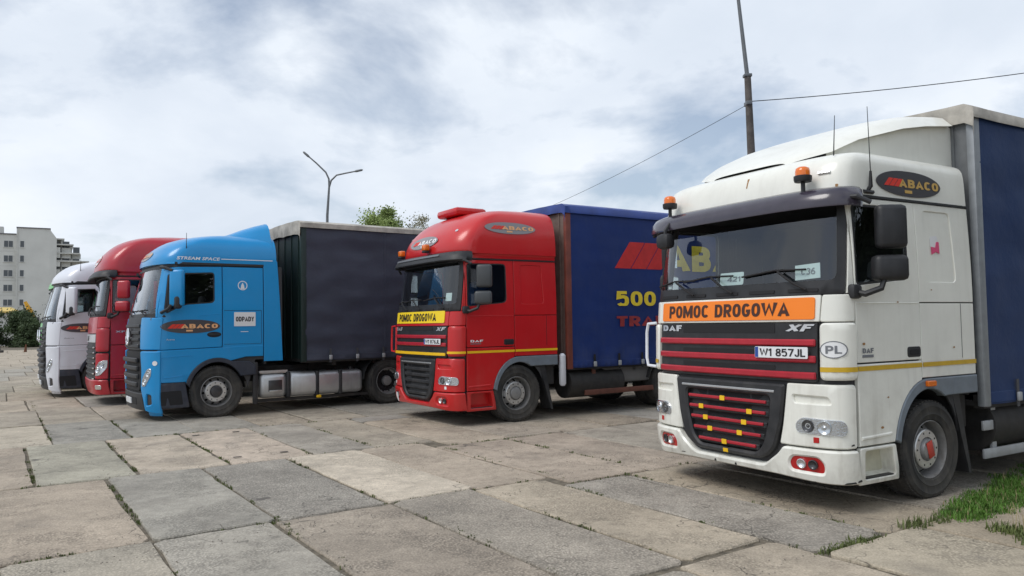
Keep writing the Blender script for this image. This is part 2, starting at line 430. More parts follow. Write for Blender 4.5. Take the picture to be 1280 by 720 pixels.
def glyph(ch, t):
    """block letter of height 1 as centre lines of strokes t thick; returns (width, strokes)"""
    a = t / 2; w = {'M': .86, 'W': 1.02, '1': .34, 'J': .5, 'L': .52, 'F': .54, 'A': .70, 'X': .70, ' ': .32, 'T': .58, 'Y': .64}.get(ch, .62); r = w - a; m = w / 2; T = 1 - a
    bowl = lambda y0, y1, x=None: [(a, y1), (m, y1)] + _arc(m, (y0 + y1) / 2, (x or r) - m, (y1 - y0) / 2, 90, -90)[1:-1] + [(m, y0), (a, y0)]
    st = [(a, 0), (a, 1)]
    g = {'P': [st, bowl(.44, T)], 'R': [st, bowl(.46, T), [(m, .44), (r, 0)]], 'B': [st, bowl(.53, T, r - .02), bowl(a, .5)], 'D': [st, bowl(a, T)],
         'O': [_arc(m, .5, r - m, T - .5, 0, 360, 28)], '0': [_arc(m, .5, r - m, T - .5, 0, 360, 28)], 'C': [_arc(m, .5, r - m, T - .5, 42, 318, 22)],
         'G': [_arc(m, .5, r - m, T - .5, 42, 330, 22) + [(r, .44), (m, .44)]], 'M': [st, [(a, 1 - a * .5), (m, .22), (r, 1 - a * .5)], [(r, 0), (r, 1)]],
         'W': [[(a * .8, 1), (w * .27, a * .4), (m, .92), (w * .73, a * .4), (w - a * .8, 1)]], 'A': [[(a * .8, 0), (m, 1 - a * .4), (w - a * .8, 0)], [(w * .24, .30), (w * .76, .30)]],
         'N': [st, [(a, 1 - a * .6), (r, a * .6)], [(r, 0), (r, 1)]], 'T': [[(0, T), (w, T)], [(m, 0), (m, T)]], 'L': [[(a, 1), (a, a), (w, a)]], 'F': [st, [(a, T), (w, T)], [(a, .5), (w * .88, .5)]],
         'X': [[(a * .8, 0), (w - a * .8, 1)], [(a * .8, 1), (w - a * .8, 0)]], 'Y': [[(a * .8, 1), (m, .45), (w - a * .8, 1)], [(m, 0), (m, .48)]], 'J': [[(r, 1), (r, .3)] + _arc((r + a) / 2, .3, (r - a) / 2, .3 - a, 0, -180, 10)[1:]],
         '1': [[(0, .72), (w - a, 1 - a * .7)], [(w - a, 0), (w - a, 1)]], '7': [[(0, T), (r, T), (w * .32, 0)]], '8': [_arc(m, .74, r - m - .03, T - .74, 0, 360, 20), _arc(m, .28, r - m, .28 - a, 0, 360, 22)],
         '5': [[(r, T), (a * 1.2, T), (a, .56), (m, .62)] + _arc(m, .34, r - m, .28, 80, -150, 14)], 'S': [_arc(m, .73, r - m, T - .73, 40, 250, 14) + _arc(m, .27, r - m, .27 - a, 80, -140, 14)[1:]],
         '6': [_arc(m, .30, r - m, .30 - a, 0, 360, 22), [(r - .04, 1 - a), (m, .93), (a, .5), (a, .3)]], '3': [_arc(m, .73, r - m, T - .73, 140, -80, 12), _arc(m, .27, r - m, .27 - a, 80, -140, 14)], '2': [_arc(m, .70, r - m, T - .70, 150, -30, 12) + [(a, a), (w, a)]],
         '4': [[(w, .28), (a * .6, .28), (r - .08, 1)], [(r - .08, 0), (r - .08, 1)]], ' ': []}
    return (w, g[ch]) if ch in g else None
def text_strokes(s, t, shear, gap=.085):
    V = []; Fc = []; x0 = 0; lay = []; owner = []
    for ci, ch in enumerate(s):
        gl = glyph(ch, t)
        if gl is None: return None
        w_, sts = gl
        for si, pl in enumerate(sts):
            n = len(pl); closed = n > 4 and math.hypot(pl[0][0] - pl[-1][0], pl[0][1] - pl[-1][1]) < 1e-6; b = len(V)
            for i in range(n):
                p = Vector(pl[i]); d0 = (p - Vector(pl[i - 1])) if i else ((p - Vector(pl[-2])) if closed else None); d1 = (Vector(pl[i + 1]) - p) if i < n - 1 else ((Vector(pl[1]) - p) if closed else None)
                d0 = d0.normalized() if d0 is not None and d0.length > 1e-6 else None; d1 = d1.normalized() if d1 is not None and d1.length > 1e-6 else None
                d0 = d0 or d1; d1 = d1 or d0; mm = (d0 + d1); mm = mm.normalized() if mm.length > 1e-3 else d0
                nn = Vector((-mm.y, mm.x)); k = min(1 / max(nn.dot(Vector((-d0.y, d0.x))), .35), 1.9) * t / 2 * (1.28 if ch == 'W' else 1.12 if ch in 'AMX' else 1)
                for sg in (1, -1):
                    q = p + nn * k * sg; yy = min(max(q.y, 0), 1); V.append((x0 + q.x + shear * yy, yy)); lay.append(si); owner.append(ci)
            Fc += [(b + 2 * i, b + 2 * i + 1, b + 2 * i + 3, b + 2 * i + 2) for i in range(n - 1)]
        x0 += w_ + gap
    xs = [v[0] for v in V]; lo, hi = min(xs), max(xs)
    return [((v[0] - lo) / (hi - lo), v[1]) for v in V], Fc, lay, owner
def lettering(s, fn, a0, b0, a1, b1, m, parent, off=.006, bold=.012, shear=0., cx=-1.2, tilt=0., name='lettering', space=1.):
    """a0 -> a1 is the reading direction on the surface (a1 may be < a0)"""
    ts = text_strokes(s, min(.15 + bold * 2.0, .24), shear)
    if ts: vs, fs, lay, owner = ts
    else: vs, fs = text2d(s, bold, shear, space); lay = [0] * len(vs); owner = None
    V = []
    for (x, y), ly in zip(vs, lay):
        a = a0 + (a1 - a0) * x; b = b0 + (b1 - b0) * y + tilt * (x - .5)
        p, n = outn(fn, a, b, cx); V.append(p + n * (off + .0005 * ly))
    fs2 = []
    p0, n0 = outn(fn, (a0 + a1) / 2, (b0 + b1) / 2, cx)
    for f in fs:
        nn = (V[f[1]] - V[f[0]]).cross(V[f[2]] - V[f[0]]); fs2.append(f if nn.dot(n0) > 0 else tuple(reversed(f)))
    if abs(b1 - b0) < .06: return link(name, mesh(name, V, fs2, m, False), parent)
    par = list(range(len(V)))          # big letters: one object each
    def find(i):
        while par[i] != i: par[i] = par[par[i]]; i = par[i]
        return i
    if owner:
        first = {}
        for i, ow in enumerate(owner): par[find(i)] = find(first.setdefault(ow, i))
    else:
        for f in fs2:
            for j in f[1:]: par[find(j)] = find(f[0])
    groups = {}
    for f in fs2: groups.setdefault(find(f[0]), []).append(f)
    for g_ in groups.values():
        ids = sorted({i for f in g_ for i in f}); mp = {i: k for k, i in enumerate(ids)}
        o = link('letter', mesh('letter', [V[i] for i in ids], [tuple(mp[i] for i in f) for f in g_], m, False), parent)
    return o
def plane_fn(o, ax, up):
    o, ax, up = Vector(o), Vector(ax), Vector(up); return lambda a, b: o + ax * a + up * b

# ------------------------------------------------------------------ wheels
def make_wheel_meshes():
    d = {}
    tp = [(.30, -.13), (.33, -.145), (.40, -.155), (.46, -.155), (.485, -.145), (.498, -.12), (.503, -.06), (.503, .06), (.498, .12), (.485, .145), (.46, .155), (.445, .159), (.435, .154), (.40, .156), (.375, .153), (.365, .158), (.355, .152), (.33, .145), (.312, .142), (.305, .132), (.29, .12)]
    t = MB().lathe(tp, 56, cap=False)
    for k in range(56):                    # tread blocks on the shoulders
        a = 2 * PI * k / 56
        for s in (-1, 1):
            rot = Matrix.Rotation(-a, 3, 'Y'); t.box(.490, s * .085 - .045, -.017, .507, s * .085 + .045, .017, rot=rot)
    d['tyre'] = mesh('tyre', t.v, t.f, RUBBER)
    # pressed steel disc with ten hand holes
    def prof(r):
        return smooth_table([(0, .085), (.10, .085), (.16, .082), (.195, .075), (.225, .045), (.262, .0), (.275, -.01)], r)
    def f(a, b): return Vector((a, prof(math.hypot(a, b)), b))
    outer = ell(0, 0, .272, .272, 48); holes = [ell(.232 * math.cos(2 * PI * k / 10), .232 * math.sin(2 * PI * k / 10), .024, .024, 10) for k in range(10)]
    v2, f2 = cdt(outer, holes, .05); V = [f(a, b) for a, b in v2]
    m = MB(); m.add(V, f2); m.lathe([(.272, -.01), (.278, .05), (.282, .115), (.292, .135), (.300, .132), (.300, .10)], 48, cap=False)
    d['rim'] = mesh('rim', m.v, m.f, STEEL)
    n = MB()
    n.lathe([(.195, .076), (.202, .092), (.192, .100), (.125, .101), (.120, .085)], 40, cap=False)
    d['ring'] = mesh('wheel_nut_ring', n.v, n.f, BRIGHT)
    n = MB().lathe([(.016, .07), (.016, .112), (.011, .122), (0, .124)], 8); d['nut'] = mesh('wheel_nut', n.v, n.f, LAMPBK)
    n = MB().lathe([(.118, .06), (.108, .110), (.098, .128), (.060, .134), (0, .135)], 32); d['hub'] = mesh('hub', n.v, n.f, STEEL)
    n = MB().lathe([(.30, -.02), (.27, -.05), (0, -.05)], 32); d['drum'] = mesh('brake_drum', n.v, n.f, SOFTBLACK)
    # rear wheel: disc dished inwards
    def prof2(r): return smooth_table([(0, -.06), (.17, -.06), (.20, -.05), (.24, -.01), (.272, .0)], r)
    V = [Vector((a, prof2(math.hypot(a, b)), b)) for a, b in v2]; m = MB(); m.add(V, f2); m.lathe([(.272, 0), (.278, .05), (.282, .115), (.292, .135), (.300, .132), (.300, .10)], 48, cap=False)
    d['rim_rear'] = mesh('rim', m.v, m.f, STEEL)
    return d
WM = make_wheel_meshes()
def wheel(parent, x, y, z=.503, side=1, front=True, detail=True, hubmat=None, capmat=None, turn=0.):
    w_ = link('wheel', WM['tyre'], parent, (x, y, z)); w_.rotation_euler = (0, turn, 0) if side > 0 else (0, turn, PI)
    r = link('rim', WM['rim' if front else 'rim_rear'], w_); link('brake_drum', WM['drum'], w_)
    if detail:
        if front: link('wheel_nut_ring', WM['ring'], w_)
        for k in range(10):
            a = 2 * PI * (k + .5) / 10; q = link('wheel_nut', WM['nut'], w_, (.168 * math.cos(a), -.02 if front else -.13, .168 * math.sin(a)))
        h = link('hub', WM['hub'], w_, (0, 0 if front else -.06, 0))
        if hubmat: h.data = WM['hub'].copy(); h.data.materials[0] = hubmat
        if capmat:
            MB().box(-.05, .134, -.085, .05, .142, .085, bev=.004).build('hub_mark', capmat, w_)
    return w_

def badge(fn, a0, b0, a1, b1, parent, back, textm, off=.006, cx=-1.2, word='ABACO', small=True, split=True):
    """oval company badge; a0 is its left end as read"""
    ca, cb = (a0 + a1) / 2, (b0 + b1) / 2; ra, rb = abs(a1 - a0) / 2, abs(b1 - b0) / 2; s = 1 if a1 > a0 else -1
    pts = []
    for i in range(40):
        t = 2 * PI * i / 40; c, sn = math.cos(t), math.sin(t)
        pts.append((ca + ra * math.copysign(abs(c) ** .85, c), cb + rb * math.copysign(abs(sn) ** 1.1, sn)))
    o = panel('company_badge', pts, fn, back, parent, off=off, th=.006, step=.15, bev=0, cx=cx)
    # three slanted red stripes
    for k in range(3):
        x0 = a0 + s * ra * (.22 + k * .15); z0 = cb - rb * .28; h = rb * .62; w_ = ra * .13; sh = ra * .16
        panel('red_stripe', [(x0, z0), (x0 + s * w_, z0), (x0 + s * (w_ + sh), z0 + h), (x0 + s * sh, z0 + h)], fn, REDFILM, o, off=off + .002, th=.002, step=.2, bev=0, cx=cx)
    lettering(word, fn, a0 + s * ra * .66, cb - rb * .30, a0 + s * ra * 1.92, cb + rb * .36, textm, o, off=off + .003, bold=.035, cx=cx)
    if small: panel('small_lettering_strip', [(ca - ra * .06, cb - rb * .74), (ca + ra * .16, cb - rb * .74), (ca + ra * .16, cb - rb * .50), (ca - ra * .06, cb - rb * .50)], fn, textm, o, off=off + .002, th=.002, bev=0, step=.3, cx=cx)
    return o
def number_plate(fn, a0, b0, a1, b1, s, parent, off=.02, ink=INK):
    o = panel('number_plate', rrect(a0, b0, a1, b1, .012), fn, PLATEW, parent, off=off, th=.008, bev=.001, step=.2)
    panel('country_band', [(a0 + .004, b0 + .004), (a0 + .042, b0 + .004), (a0 + .042, b1 - .004), (a0 + .004, b1 - .004)], fn, PLATEB, o, off=off + .001, th=.001, bev=0, step=.2)
    h = b1 - b0
    lettering(s, fn, a0 + .058, b0 + h * .16, a1 - .02, b1 - h * .16, ink, o, off=off + .002, bold=.01)
    return o
def beacon(parent, p, box=False):
    o = MB(); p = Vector(p)
    if box: o.box(p.x - .05, p.y - .06, p.z - .02, p.x + .05, p.y + .06, p.z + .02, bev=.01)
    else: o.lathe([(.02, -.12), (.02, 0), (.075, .0), (.082, .02), (.082, .055), (.07, .06)], 20, 'z', p)
    b = o.build('beacon_light', BLACK, parent)
    l = MB()
    if box: l.box(p.x - .05, p.y - .075, p.z + .02, p.x + .05, p.y + .075, p.z + .13, bev=.02)
    else: l.lathe([(.068, .058), (.068, .10), (.06, .128), (.035, .142), (0, .146)], 20, 'z', p)
    l.build('amber_lens', AMBER, b, ang=60); return b
def seat(parent, x, y, z):
    m = MB().box(x - .05, y - .25, z, x + .45, y + .25, z + .14, bev=.05)
    rot = Matrix.Rotation(R_(-12), 3, 'Y'); n = MB().box(-.07, -.24, 0, .07, .24, .62, bev=.05).box(-.05, -.13, .64, .05, .13, .84, bev=.04)
    m.add([rot @ Vector(v) + Vector((x, y, z + .12)) for v in n.v], n.f)
    return m.build('seat', SEATM, parent)
def mirror(parent, x, y, z0, z1, w_, housing, back=None, s=1, yaw=20, glassy=True, name='mirror', dep=.13):
    rot = Matrix.Translation((x, y, 0)) @ Matrix.Rotation(R_(yaw * s), 4, 'Z')
    b = MB().box(-dep * .5, -w_ / 2, z0, dep * .5, w_ / 2, z1, bev=.045)
    o = MB().add([rot @ Vector(v) for v in b.v], b.f).build(name, housing, parent, ang=50)
    g = MB().box(-dep * .5 - .004, -w_ / 2 + .03, z0 + .03, -dep * .5 + .01, w_ / 2 - .03, z1 - .03)
    MB().add([rot @ Vector(v) for v in g.v], g.f).build('mirror_glass', CHROME, o)
    return o
def tube_on(fn, pts, r, name, m, parent, off=.03, seg=6):
    q = []
    for p in pts:
        a, b = p[0], p[1]; o = p[2] if len(p) > 2 else off; P_, n = outn(fn, a, b); q.append(P_ + n * o)
    return MB().tube(q, r, seg).build(name, m, parent)
def headlamp(fn, poly, spots, parent, off=.014, body=REFL):
    h = panel('headlight', poly, fn, body, parent, off=off, th=.03, step=.08, bev=.004)
    for (u, z, r, mm) in spots:
        p, n = outn(fn, u, z); rot = n.to_track_quat('Z', 'Y').to_matrix()
        MB().lathe([(r, -.004), (r, .006), (r * .92, .010), (r * .86, .006), (r * .5, .000), (r * .3, -.002), (r * .22, .008), (0, .012)], 20, 'z', p + n * off, rot).build('lamp_bowl', mm, h, ang=60)
    panel('lamp_cover', inset(poly, .003), fn, LENSG, h, off=off + .016, th=.014, step=.1, bev=.006)
    return h
def chassis(parent, x0, x1, fw=True):
    m = MB()
    for s in (-1, 1): m.box(x0, s * .43 - .04, .62, x1, s * .43 + .04, .92)
    for x in (x0 + .2, (x0 + x1) / 2, x1 - .2): m.box(x - .06, -.40, .66, x + .06, .40, .88)
    m.box(-.07, -.95, .44, .07, .95, .58); m.box(.2, -.5, .35, .75, .5, 1.0)
    return m.build('chassis', CHASSIS, parent)

# ------------------------------------------------------------------ boxy long-haul tractor with a wide lower grille (front axle at the origin, +x forward)
DAF = Body([(.2, 1.27), (.3, 1.325), (.42, 1.36), (.62, 1.375), (1.2, 1.37), (1.75, 1.355), (1.97, 1.335), (2.1, 1.315), (2.8, 1.21), (2.95, 1.18), (3.1, 1.15)],
           [(.2, 1.20), (.35, 1.235), (1.0, 1.245), (2.0, 1.245), (2.9, 1.215), (3.1, 1.20)], d=.33, n=3.3)
def arch_pts(cx, a, b, t0, t1, k=12, z0=.50): return [(cx + a * math.cos(R_(t0 + (t1 - t0) * i / k)), z0 + b * math.sin(R_(t0 + (t1 - t0) * i / k))) for i in range(k + 1)]
CAB_R = -.89
def daf_tractor(root, cfg):
    E_ = DAF.side_u(1.03, 1.5)
    B = DAF; F = B.P; P = cfg['paint']; LS = B.side(1); RS = B.side(-1); xr = CAB_R
    var = cfg.get('variant', 'xf')
    def U(x, z): return B.side_u(x, z)
    # --- dark shell that carries the panels (window openings left free)
    win = roundp([(.20, 2.12), (1.0, 2.05), (.99, 2.80), (.20, 2.81)], [.09, .06, .05, .08])
    for s in (1, -1):
        fs = B.side(s)
        poly = [(xr, 1.0), (-.5, 1.0)] + arch_pts(-.05, .56, .60, 170, 12, 12) + [(.53, .60), (1.0, .60), (1.0, .33), (1.03, .33), (1.03, 2.97), (xr, 2.97)]
        poly = [p for p in poly]
        panel('cab_shell', poly, fs, INTER, root, off=-.03, th=.02, step=.22, holes=[inset(win, -.012)], bev=0)
    fpoly = [(-E_ + .03, .33), (E_ - .03, .33), (E_, .62), (E_, 2.97), (-E_, 2.97), (-E_, .62)]
    ws = roundp([(-1.20, 2.105), (1.20, 2.105), (1.18, 2.83), (-1.18, 2.83)], .07)
    panel('cab_shell', fpoly, F, INTER, root, off=-.03, th=.02, step=.2, holes=[ws], bev=0)
    MB().box(xr + .02, -1.18, .95, xr + .06, 1.18, 2.98).box(xr + .06, -1.18, 1.2, 1.0, 1.18, 1.28).box(xr + .06, -1.18, 2.92, 1.02, 1.18, 2.96).build('cab_floor', INTER, root)
    d = MB().box(.86, -1.12, 1.55, 1.20, 1.12, 2.02, bev=.05).box(.74, .35, 1.75, .95, .95, 2.06, bev=.05); d.build('dashboard', DASH, root)
    MB().add([Matrix.Rotation(R_(-25), 3, 'Y') @ Vector(v) + Vector((.70, .65, 2.02)) for v in MB().lathe([(.20 + .017 * math.cos(R_(a)), .017 * math.sin(R_(a))) for a in range(0, 361, 60)], 24, 'z').v], MB().lathe([(.2, 0)] * 7, 24, 'z').f[:24 * 6]).build('steering_wheel', BLACK, root)
    seat(root, -.10, .65, 1.42); seat(root, -.25, -.65, 1.36)
    # --- glazing
    panel('windscreen', inset(ws, -.02), F, GLS, root, off=-.012, th=.004, step=.15, bev=0)
    fr = panel('windscreen_frame', roundp([(-1.285, 1.975), (1.285, 1.975), (1.265, 2.95), (-1.265, 2.95)], .05), F, BLACK, root, off=-.002, th=.03, step=.14, holes=[ws], bev=.004)
    for s in (1, -1):
        fs = B.side(s)
        door = roundp([(.045, 1.35), (1.02, 1.35), (1.02, 2.86), (.045, 2.87)], .02)
        dr = panel('door', door, fs, P, root, off=.006, th=.035, step=.12, holes=[win], bev=.006)
        panel('side_window', inset(win, -.012), fs, SGLS, dr, off=-.016, th=.004, step=.2, bev=0)
        panel('window_seal', inset(win, .000), fs, BLACK, dr, off=.004, th=.02, step=.15, holes=[inset(win, .018)], bev=0)
        panel('door_handle', rrect(.06, 1.375, .27, 1.475, .03), fs, BLACK, dr, off=.012, th=.012, bev=.004)
        panel('handle_recess', rrect(.085, 1.395, .235, 1.45, .02), fs, SOFTBLACK, dr, off=.015, th=.01, bev=.002)
        panel('door_crease', [(.06, 1.885), (1.0, 1.885), (1.0, 1.895), (.06, 1.895)], fs, P, dr, off=.012, th=.012, bev=.004, step=.2)
        # rear side panel with a recessed blind window
        blind = roundp([(-.60, 2.10), (-.10, 2.10), (-.10, 2.80), (-.56, 2.80)], .06)
        rp = panel('rear_side_panel', [(xr, 1.90), (.035, 1.90), (.035, 2.87), (xr, 2.87)], fs, P, root, off=.004, th=.035, step=.15, holes=[blind], bev=.005)
        panel('blind_window', inset(blind, -.004), fs, P, rp, off=-.006, th=.02, step=.2, bev=.008)
        panel('rear_side_panel', [(xr, 1.17), (.035, 1.17), (.035, 1.888), (xr, 1.888)], fs, P, root, off=.004, th=.035, step=.2, bev=.005)
        panel('locker_seam', [(-.66, 1.34), (-.652, 1.34), (-.652, 1.885), (-.66, 1.885)], fs, SOFTBLACK, rp, off=.005, th=.004, bev=0, step=.2)
        # lower cheek between door and arch
        poly = [(1.02, .60), (1.02, 1.335), (.05, 1.335), (.05, 1.165)] + arch_pts(-.05, .555, .66, 80, 11, 9) + [(.505, .60)]
        panel('lower_cab_panel', poly, fs, P, root, off=.008, th=.05, step=.12, bev=.008)
        panel('cheek_ledge', [(1.0, .655), (1.0, .685), (.56, .70), (.56, .67)], fs, P, root, off=.02, th=.016, bev=.008, step=.2)
        poly = arch_pts(-.05, .555, .66, 10, 92, 12) + [(xr, 1.16), (xr, .98), (-.40, .98)] + arch_pts(-.05, .475, .56, 122, 8, 14)
        panel('mudguard', poly, fs, cfg['fender'], root, off=.018, th=.08, step=.1, bev=.01)
        # step box: frame with an open recess and a tread
        st = roundp([(1.02, .25), (1.02, .585), (.50, .585), (.43, .25)], .02)
        rec = roundp([(.95, .30), (.95, .555), (.55, .555), (.50, .30)], .03)
        so_ = panel('step', st, fs, cfg.get('stepmat', P), root, off=.012, th=.16, step=.15, holes=[rec], bev=.008)
        panel('step_recess', inset(rec, -.02), fs, cfg.get('stepin', P), so_, off=-.13, th=.02, step=.3, bev=0)
        y1 = s * 1.23; y0 = s * 1.08
        MB().box(.52, min(y0, y1), .292, .94, max(y0, y1), .312).build('step_tread', BLACK, so_)
        # yellow line
        if cfg.get('stripe'):
            z0, z1 = cfg['stripe']
            for a, b_ in ((.05, 1.015), (xr, .03)): panel('reflective_stripe', [(a, z0), (b_, z0), (b_, z1), (a, z1)], fs, cfg['stripemat'], root, off=.0125, th=.003, step=.3, bev=0)
        ya, yb = sorted((s * .90, s * 1.215)); MB().add([(-.50, ya, 1.0), (-.62, ya, 1.0), (-.80, ya, .17), (-.76, ya, .17), (-.50, yb, 1.0), (-.62, yb, 1.0), (-.80, yb, .17), (-.76, yb, .17)], [(0, 1, 2, 3), (7, 6, 5, 4), (0, 4, 5, 1), (1, 5, 6, 2), (2, 6, 7, 3), (3, 7, 4, 0)]).build('mud_flap', BLACK, root, smooth=False, fix=True)
        MB().box(-.88, s * 1.10 - .03, .62, -.70, s * 1.10 + .03, 1.0).build('cab_bracket', CHASSIS, root)
        m = MB(); seg = 16
        grid = [[Vector((-.02 + .54 * math.cos(R_(t)), y, .5 + .56 * math.sin(R_(t)))) for t in [5 + 170 * k / seg for k in range(seg + 1)]] for y in (s * .9, s * 1.2)]
        m.sheet(grid); m.build('wheel_housing', SOFTBLACK, root)
    panel('drip_rail', [(U(xr, 2.875), 2.872), (1.27, 2.872), (1.27, 2.892), (U(xr, 2.9), 2.892)], F, BLACK, root, off=.016, th=.02, step=.2, bev=.003)
    panel('drip_rail', [(-U(xr, 2.875), 2.872), (-1.27, 2.872), (-1.27, 2.892), (-U(xr, 2.9), 2.892)], F, BLACK, root, off=.016, th=.02, step=.2, bev=.003)
    for s in (1, -1):
        ap = [(1.30, 1.98), (U(1.03, 1.98), 1.98), (U(1.03, 2.4), 2.4), (U(1.03, 2.86), 2.86), (1.28, 2.86)]
        panel('windscreen_pillar', [(s * a, b) for a, b in ap], F, P, root, off=.0, th=.03, step=.1, bev=.006)
        # fascia corner blocks
        fc = roundp([(1.075, 1.20), (E_ - .012, 1.20), (E_ - .012, 1.715), (1.075, 1.715)], .05)
        panel('corner_fascia', [(s * a, b) for a, b in fc], F, P, root, off=.032, th=.06, step=.08, bev=.018)
        fu = roundp([(1.075, 1.725), (E_ - .015, 1.725), (E_ - .015, 1.97), (1.09, 1.97)], .02)
        panel('upper_corner_panel', [(s * a, b) for a, b in fu], F, P, root, off=.008, th=.04, step=.08, bev=.008)
        if cfg.get('stripe'):
            z0, z1 = cfg['stripe']; panel('reflective_stripe', [(s * 1.08, z0 + .0), (s * (E_ - .02), z0), (s * (E_ - .02), z1), (s * 1.08, z1)], F, cfg['stripemat'], root, off=.0355, th=.003, step=.06, bev=0)
    if var == 'xf':
        panel('hood_panel', roundp([(-1.07, 1.727), (1.07, 1.727), (1.08, 1.97), (-1.08, 1.97)], .015), F, P, root, off=.006, th=.03, step=.14, bev=.006)
        sg = panel('tow_truck_sign', rrect(cfg['sign'][0], cfg['sign'][1], cfg['sign'][2], cfg['sign'][3], .025), F, cfg['signmat'], root, off=.016, th=.012, step=.2, bev=.002)
        a0, b0, a1, b1 = cfg['sign']; lw = cfg.get('signtext', .155)
        lettering('POMOC DROGOWA', F, a0 + lw, b0 + .034, a1 - lw - cfg.get('signr', 0), b1 - .036, BROWNINK if cfg['signmat'] is ORANGE else INK, sg, off=.018, bold=.03)
        g = panel('upper_grille', roundp([(-1.05, 1.175), (1.05, 1.175), (1.05, 1.718), (-1.05, 1.718)], [.05, .05, .01, .01]), F, BLACK, root, off=.004, th=.04, step=.14, bev=.006)
        for zc, h in cfg['grooves']: panel('grille_slot', rrect(-.62, zc - h / 2, .62, zc + h / 2, .01), F, SOFTBLACK, g, off=.008, th=.01, step=.3, bev=0)
        for zc in cfg['bars']: panel('grille_slat', roundp([(-1.035, zc - .032), (1.035, zc - .032), (1.035, zc + .032), (-1.035, zc + .032)], .012), F, cfg['barmat'], g, off=.030, th=.035, step=.14, bev=.012)
        if cfg.get('stripebar'):
            zc = cfg['stripebar']; panel('reflective_stripe', [(-1.03, zc - .025), (1.03, zc - .025), (1.03, zc + .025), (-1.03, zc + .025)], F, cfg['stripemat'], g, off=.034, th=.02, step=.14, bev=.003)
        lettering('DAF', F, -.99, 1.640, -.64, 1.705, cfg['logo'], g, off=.012, bold=.055, shear=0)
        lettering('XF', F, .74, 1.640, 1.03, 1.705, cfg['logo'], g, off=.012, bold=.04, shear=.25)
        number_plate(F, *cfg['plate'], cfg['platetext'], root, off=.05)
        # lower grille
        lg = roundp([(-.73, 1.145), (-.68, .78), (-.60, .53), (-.45, .415), (.45, .415), (.60, .53), (.68, .78), (.73, 1.145)], [.03, .05, .08, .1, .1, .08, .05, .03])
        op = roundp([(-.56, 1.03), (-.54, .80), (-.47, .56), (-.38, .47), (.38, .47), (.47, .56), (.54, .80), (.56, 1.03)], .05)
        G = panel('lower_grille', lg, F, BLACK, root, off=.03, th=.06, step=.1, holes=[op], bev=.02)
        panel('grille_mesh', inset(op, -.02), F, SOFTBLACK, G, off=-.03, th=.01, step=.2, bev=0)
        for i, zc in enumerate((.965, .86, .75, .64, .53)):
            hw_ = (.545, .535, .51, .475, .41)[i]
            panel('grille_slat', rrect(-hw_, zc - .045, hw_, zc + .015, .01), F, BLACK, G, off=.012, th=.035, step=.2, bev=.012)
            if cfg.get('redslats'): 
                sl = panel('red_slat_strip', rrect(-hw_ + .02, zc - .018, hw_ - .03, zc + .012, .008), F, REDBAR, G, off=.030, th=.02, step=.2, bev=.006)
                for cx_ in ((-.03,), (-.33, .32), (-.27, .25), (-.21, .19), (-.02,))[i]: panel('yellow_reflector', rrect(cx_ - .032, zc - .026, cx_ + .032, zc + .022, .006), F, YTAPE, sl, off=.036, th=.006, step=.3, bev=.001)
        if cfg.get('redslats'): panel('yellow_reflector', rrect(-.045, .425, .02, .462, .004), F, YTAPE, G, off=.034, th=.006, step=.3, bev=.001)
        panel('chrome_strip', rrect(-.62, 1.062, .62, 1.085, .006), F, cfg.get('strip', ALU), G, off=.038, th=.02, step=.2, bev=.004)
        for s in (1, -1):
            lp = roundp([(.745, 1.16), (.695, .78), (.655, .59), (E_ - .02, .59), (E_ - .02, .9), (E_ - .015, 1.16)], [.02, .05, .02, .02, .05, .05])
            rec = roundp([(.82, .985), (1.16, .985), (1.13, 1.045), (.80, 1.055)], .025)
            cp = panel('corner_panel', [(s * a, b) for a, b in lp], F, P, root, off=.012, th=.05, step=.09, holes=[[(s * a, b) for a, b in rec]], bev=.012)
            panel('air_inlet', [(s * a, b) for a, b in inset(rec, -.01)], F, P, cp, off=-.014, th=.01, step=.15, bev=0)
            hl = roundp([(.845, .715), (1.27, .705), (1.285, .79), (1.25, .845), (.90, .86), (.83, .80)], .04)
            headlamp(F, [(s * a, b) for a, b in hl], [(s * .955, .783, .058, LAMPBK), (s * 1.10, .777, .064, REFL)], root, off=.022)
            panel('corner_reflector', rrect(s * 1.0, .635, s * 1.05, .685, .005) if s > 0 else rrect(-1.05, .635, -1.0, .685, .005), F, REDLENS if cfg.get('redslats') else LETW, cp, off=.018, th=.01, bev=.002)
        bp = roundp([(-E_ + .02, .575), (-.70, .575), (-.64, .50), (-.47, .375), (.47, .375), (.64, .50), (.70, .575), (E_ - .02, .575), (E_ - .02, .275), (1.05, .275), (.6, .30), (-.6, .30), (-1.05, .275), (-E_ + .02, .275)], [.03, .03, .05, .06, .06, .05, .03, .03, .04, .1, .1, .1, .1, .04])
        fogs = [[(s * a, b) for a, b in roundp([(.77, .375), (1.08, .365), (1.09, .445), (1.04, .505), (.80, .50), (.755, .44)], .035)] for s in (1, -1)]
        bu = panel('bumper', bp, F, P, root, off=.035, th=.07, step=.09, holes=fogs, bev=.018)
        for s, fg in zip((1, -1), fogs):
            fo = panel('fog_lamp', inset(fg, -.008), F, cfg.get('fogmat', P), bu, off=.012, th=.02, step=.15, bev=0)
            for k, uu in enumerate((.875, .985)):
                p, n = outn(F, s * uu, .437); rot = n.to_track_quat('Z', 'Y').to_matrix(); r = .045
                MB().lathe([(r, -.004), (r, .016), (r * .86, .018), (r * .7, .006), (0, .0)], 18, 'z', p + n * .012, rot).build('lamp_bowl', (REFL, LAMPBK)[k], bu, ang=60)
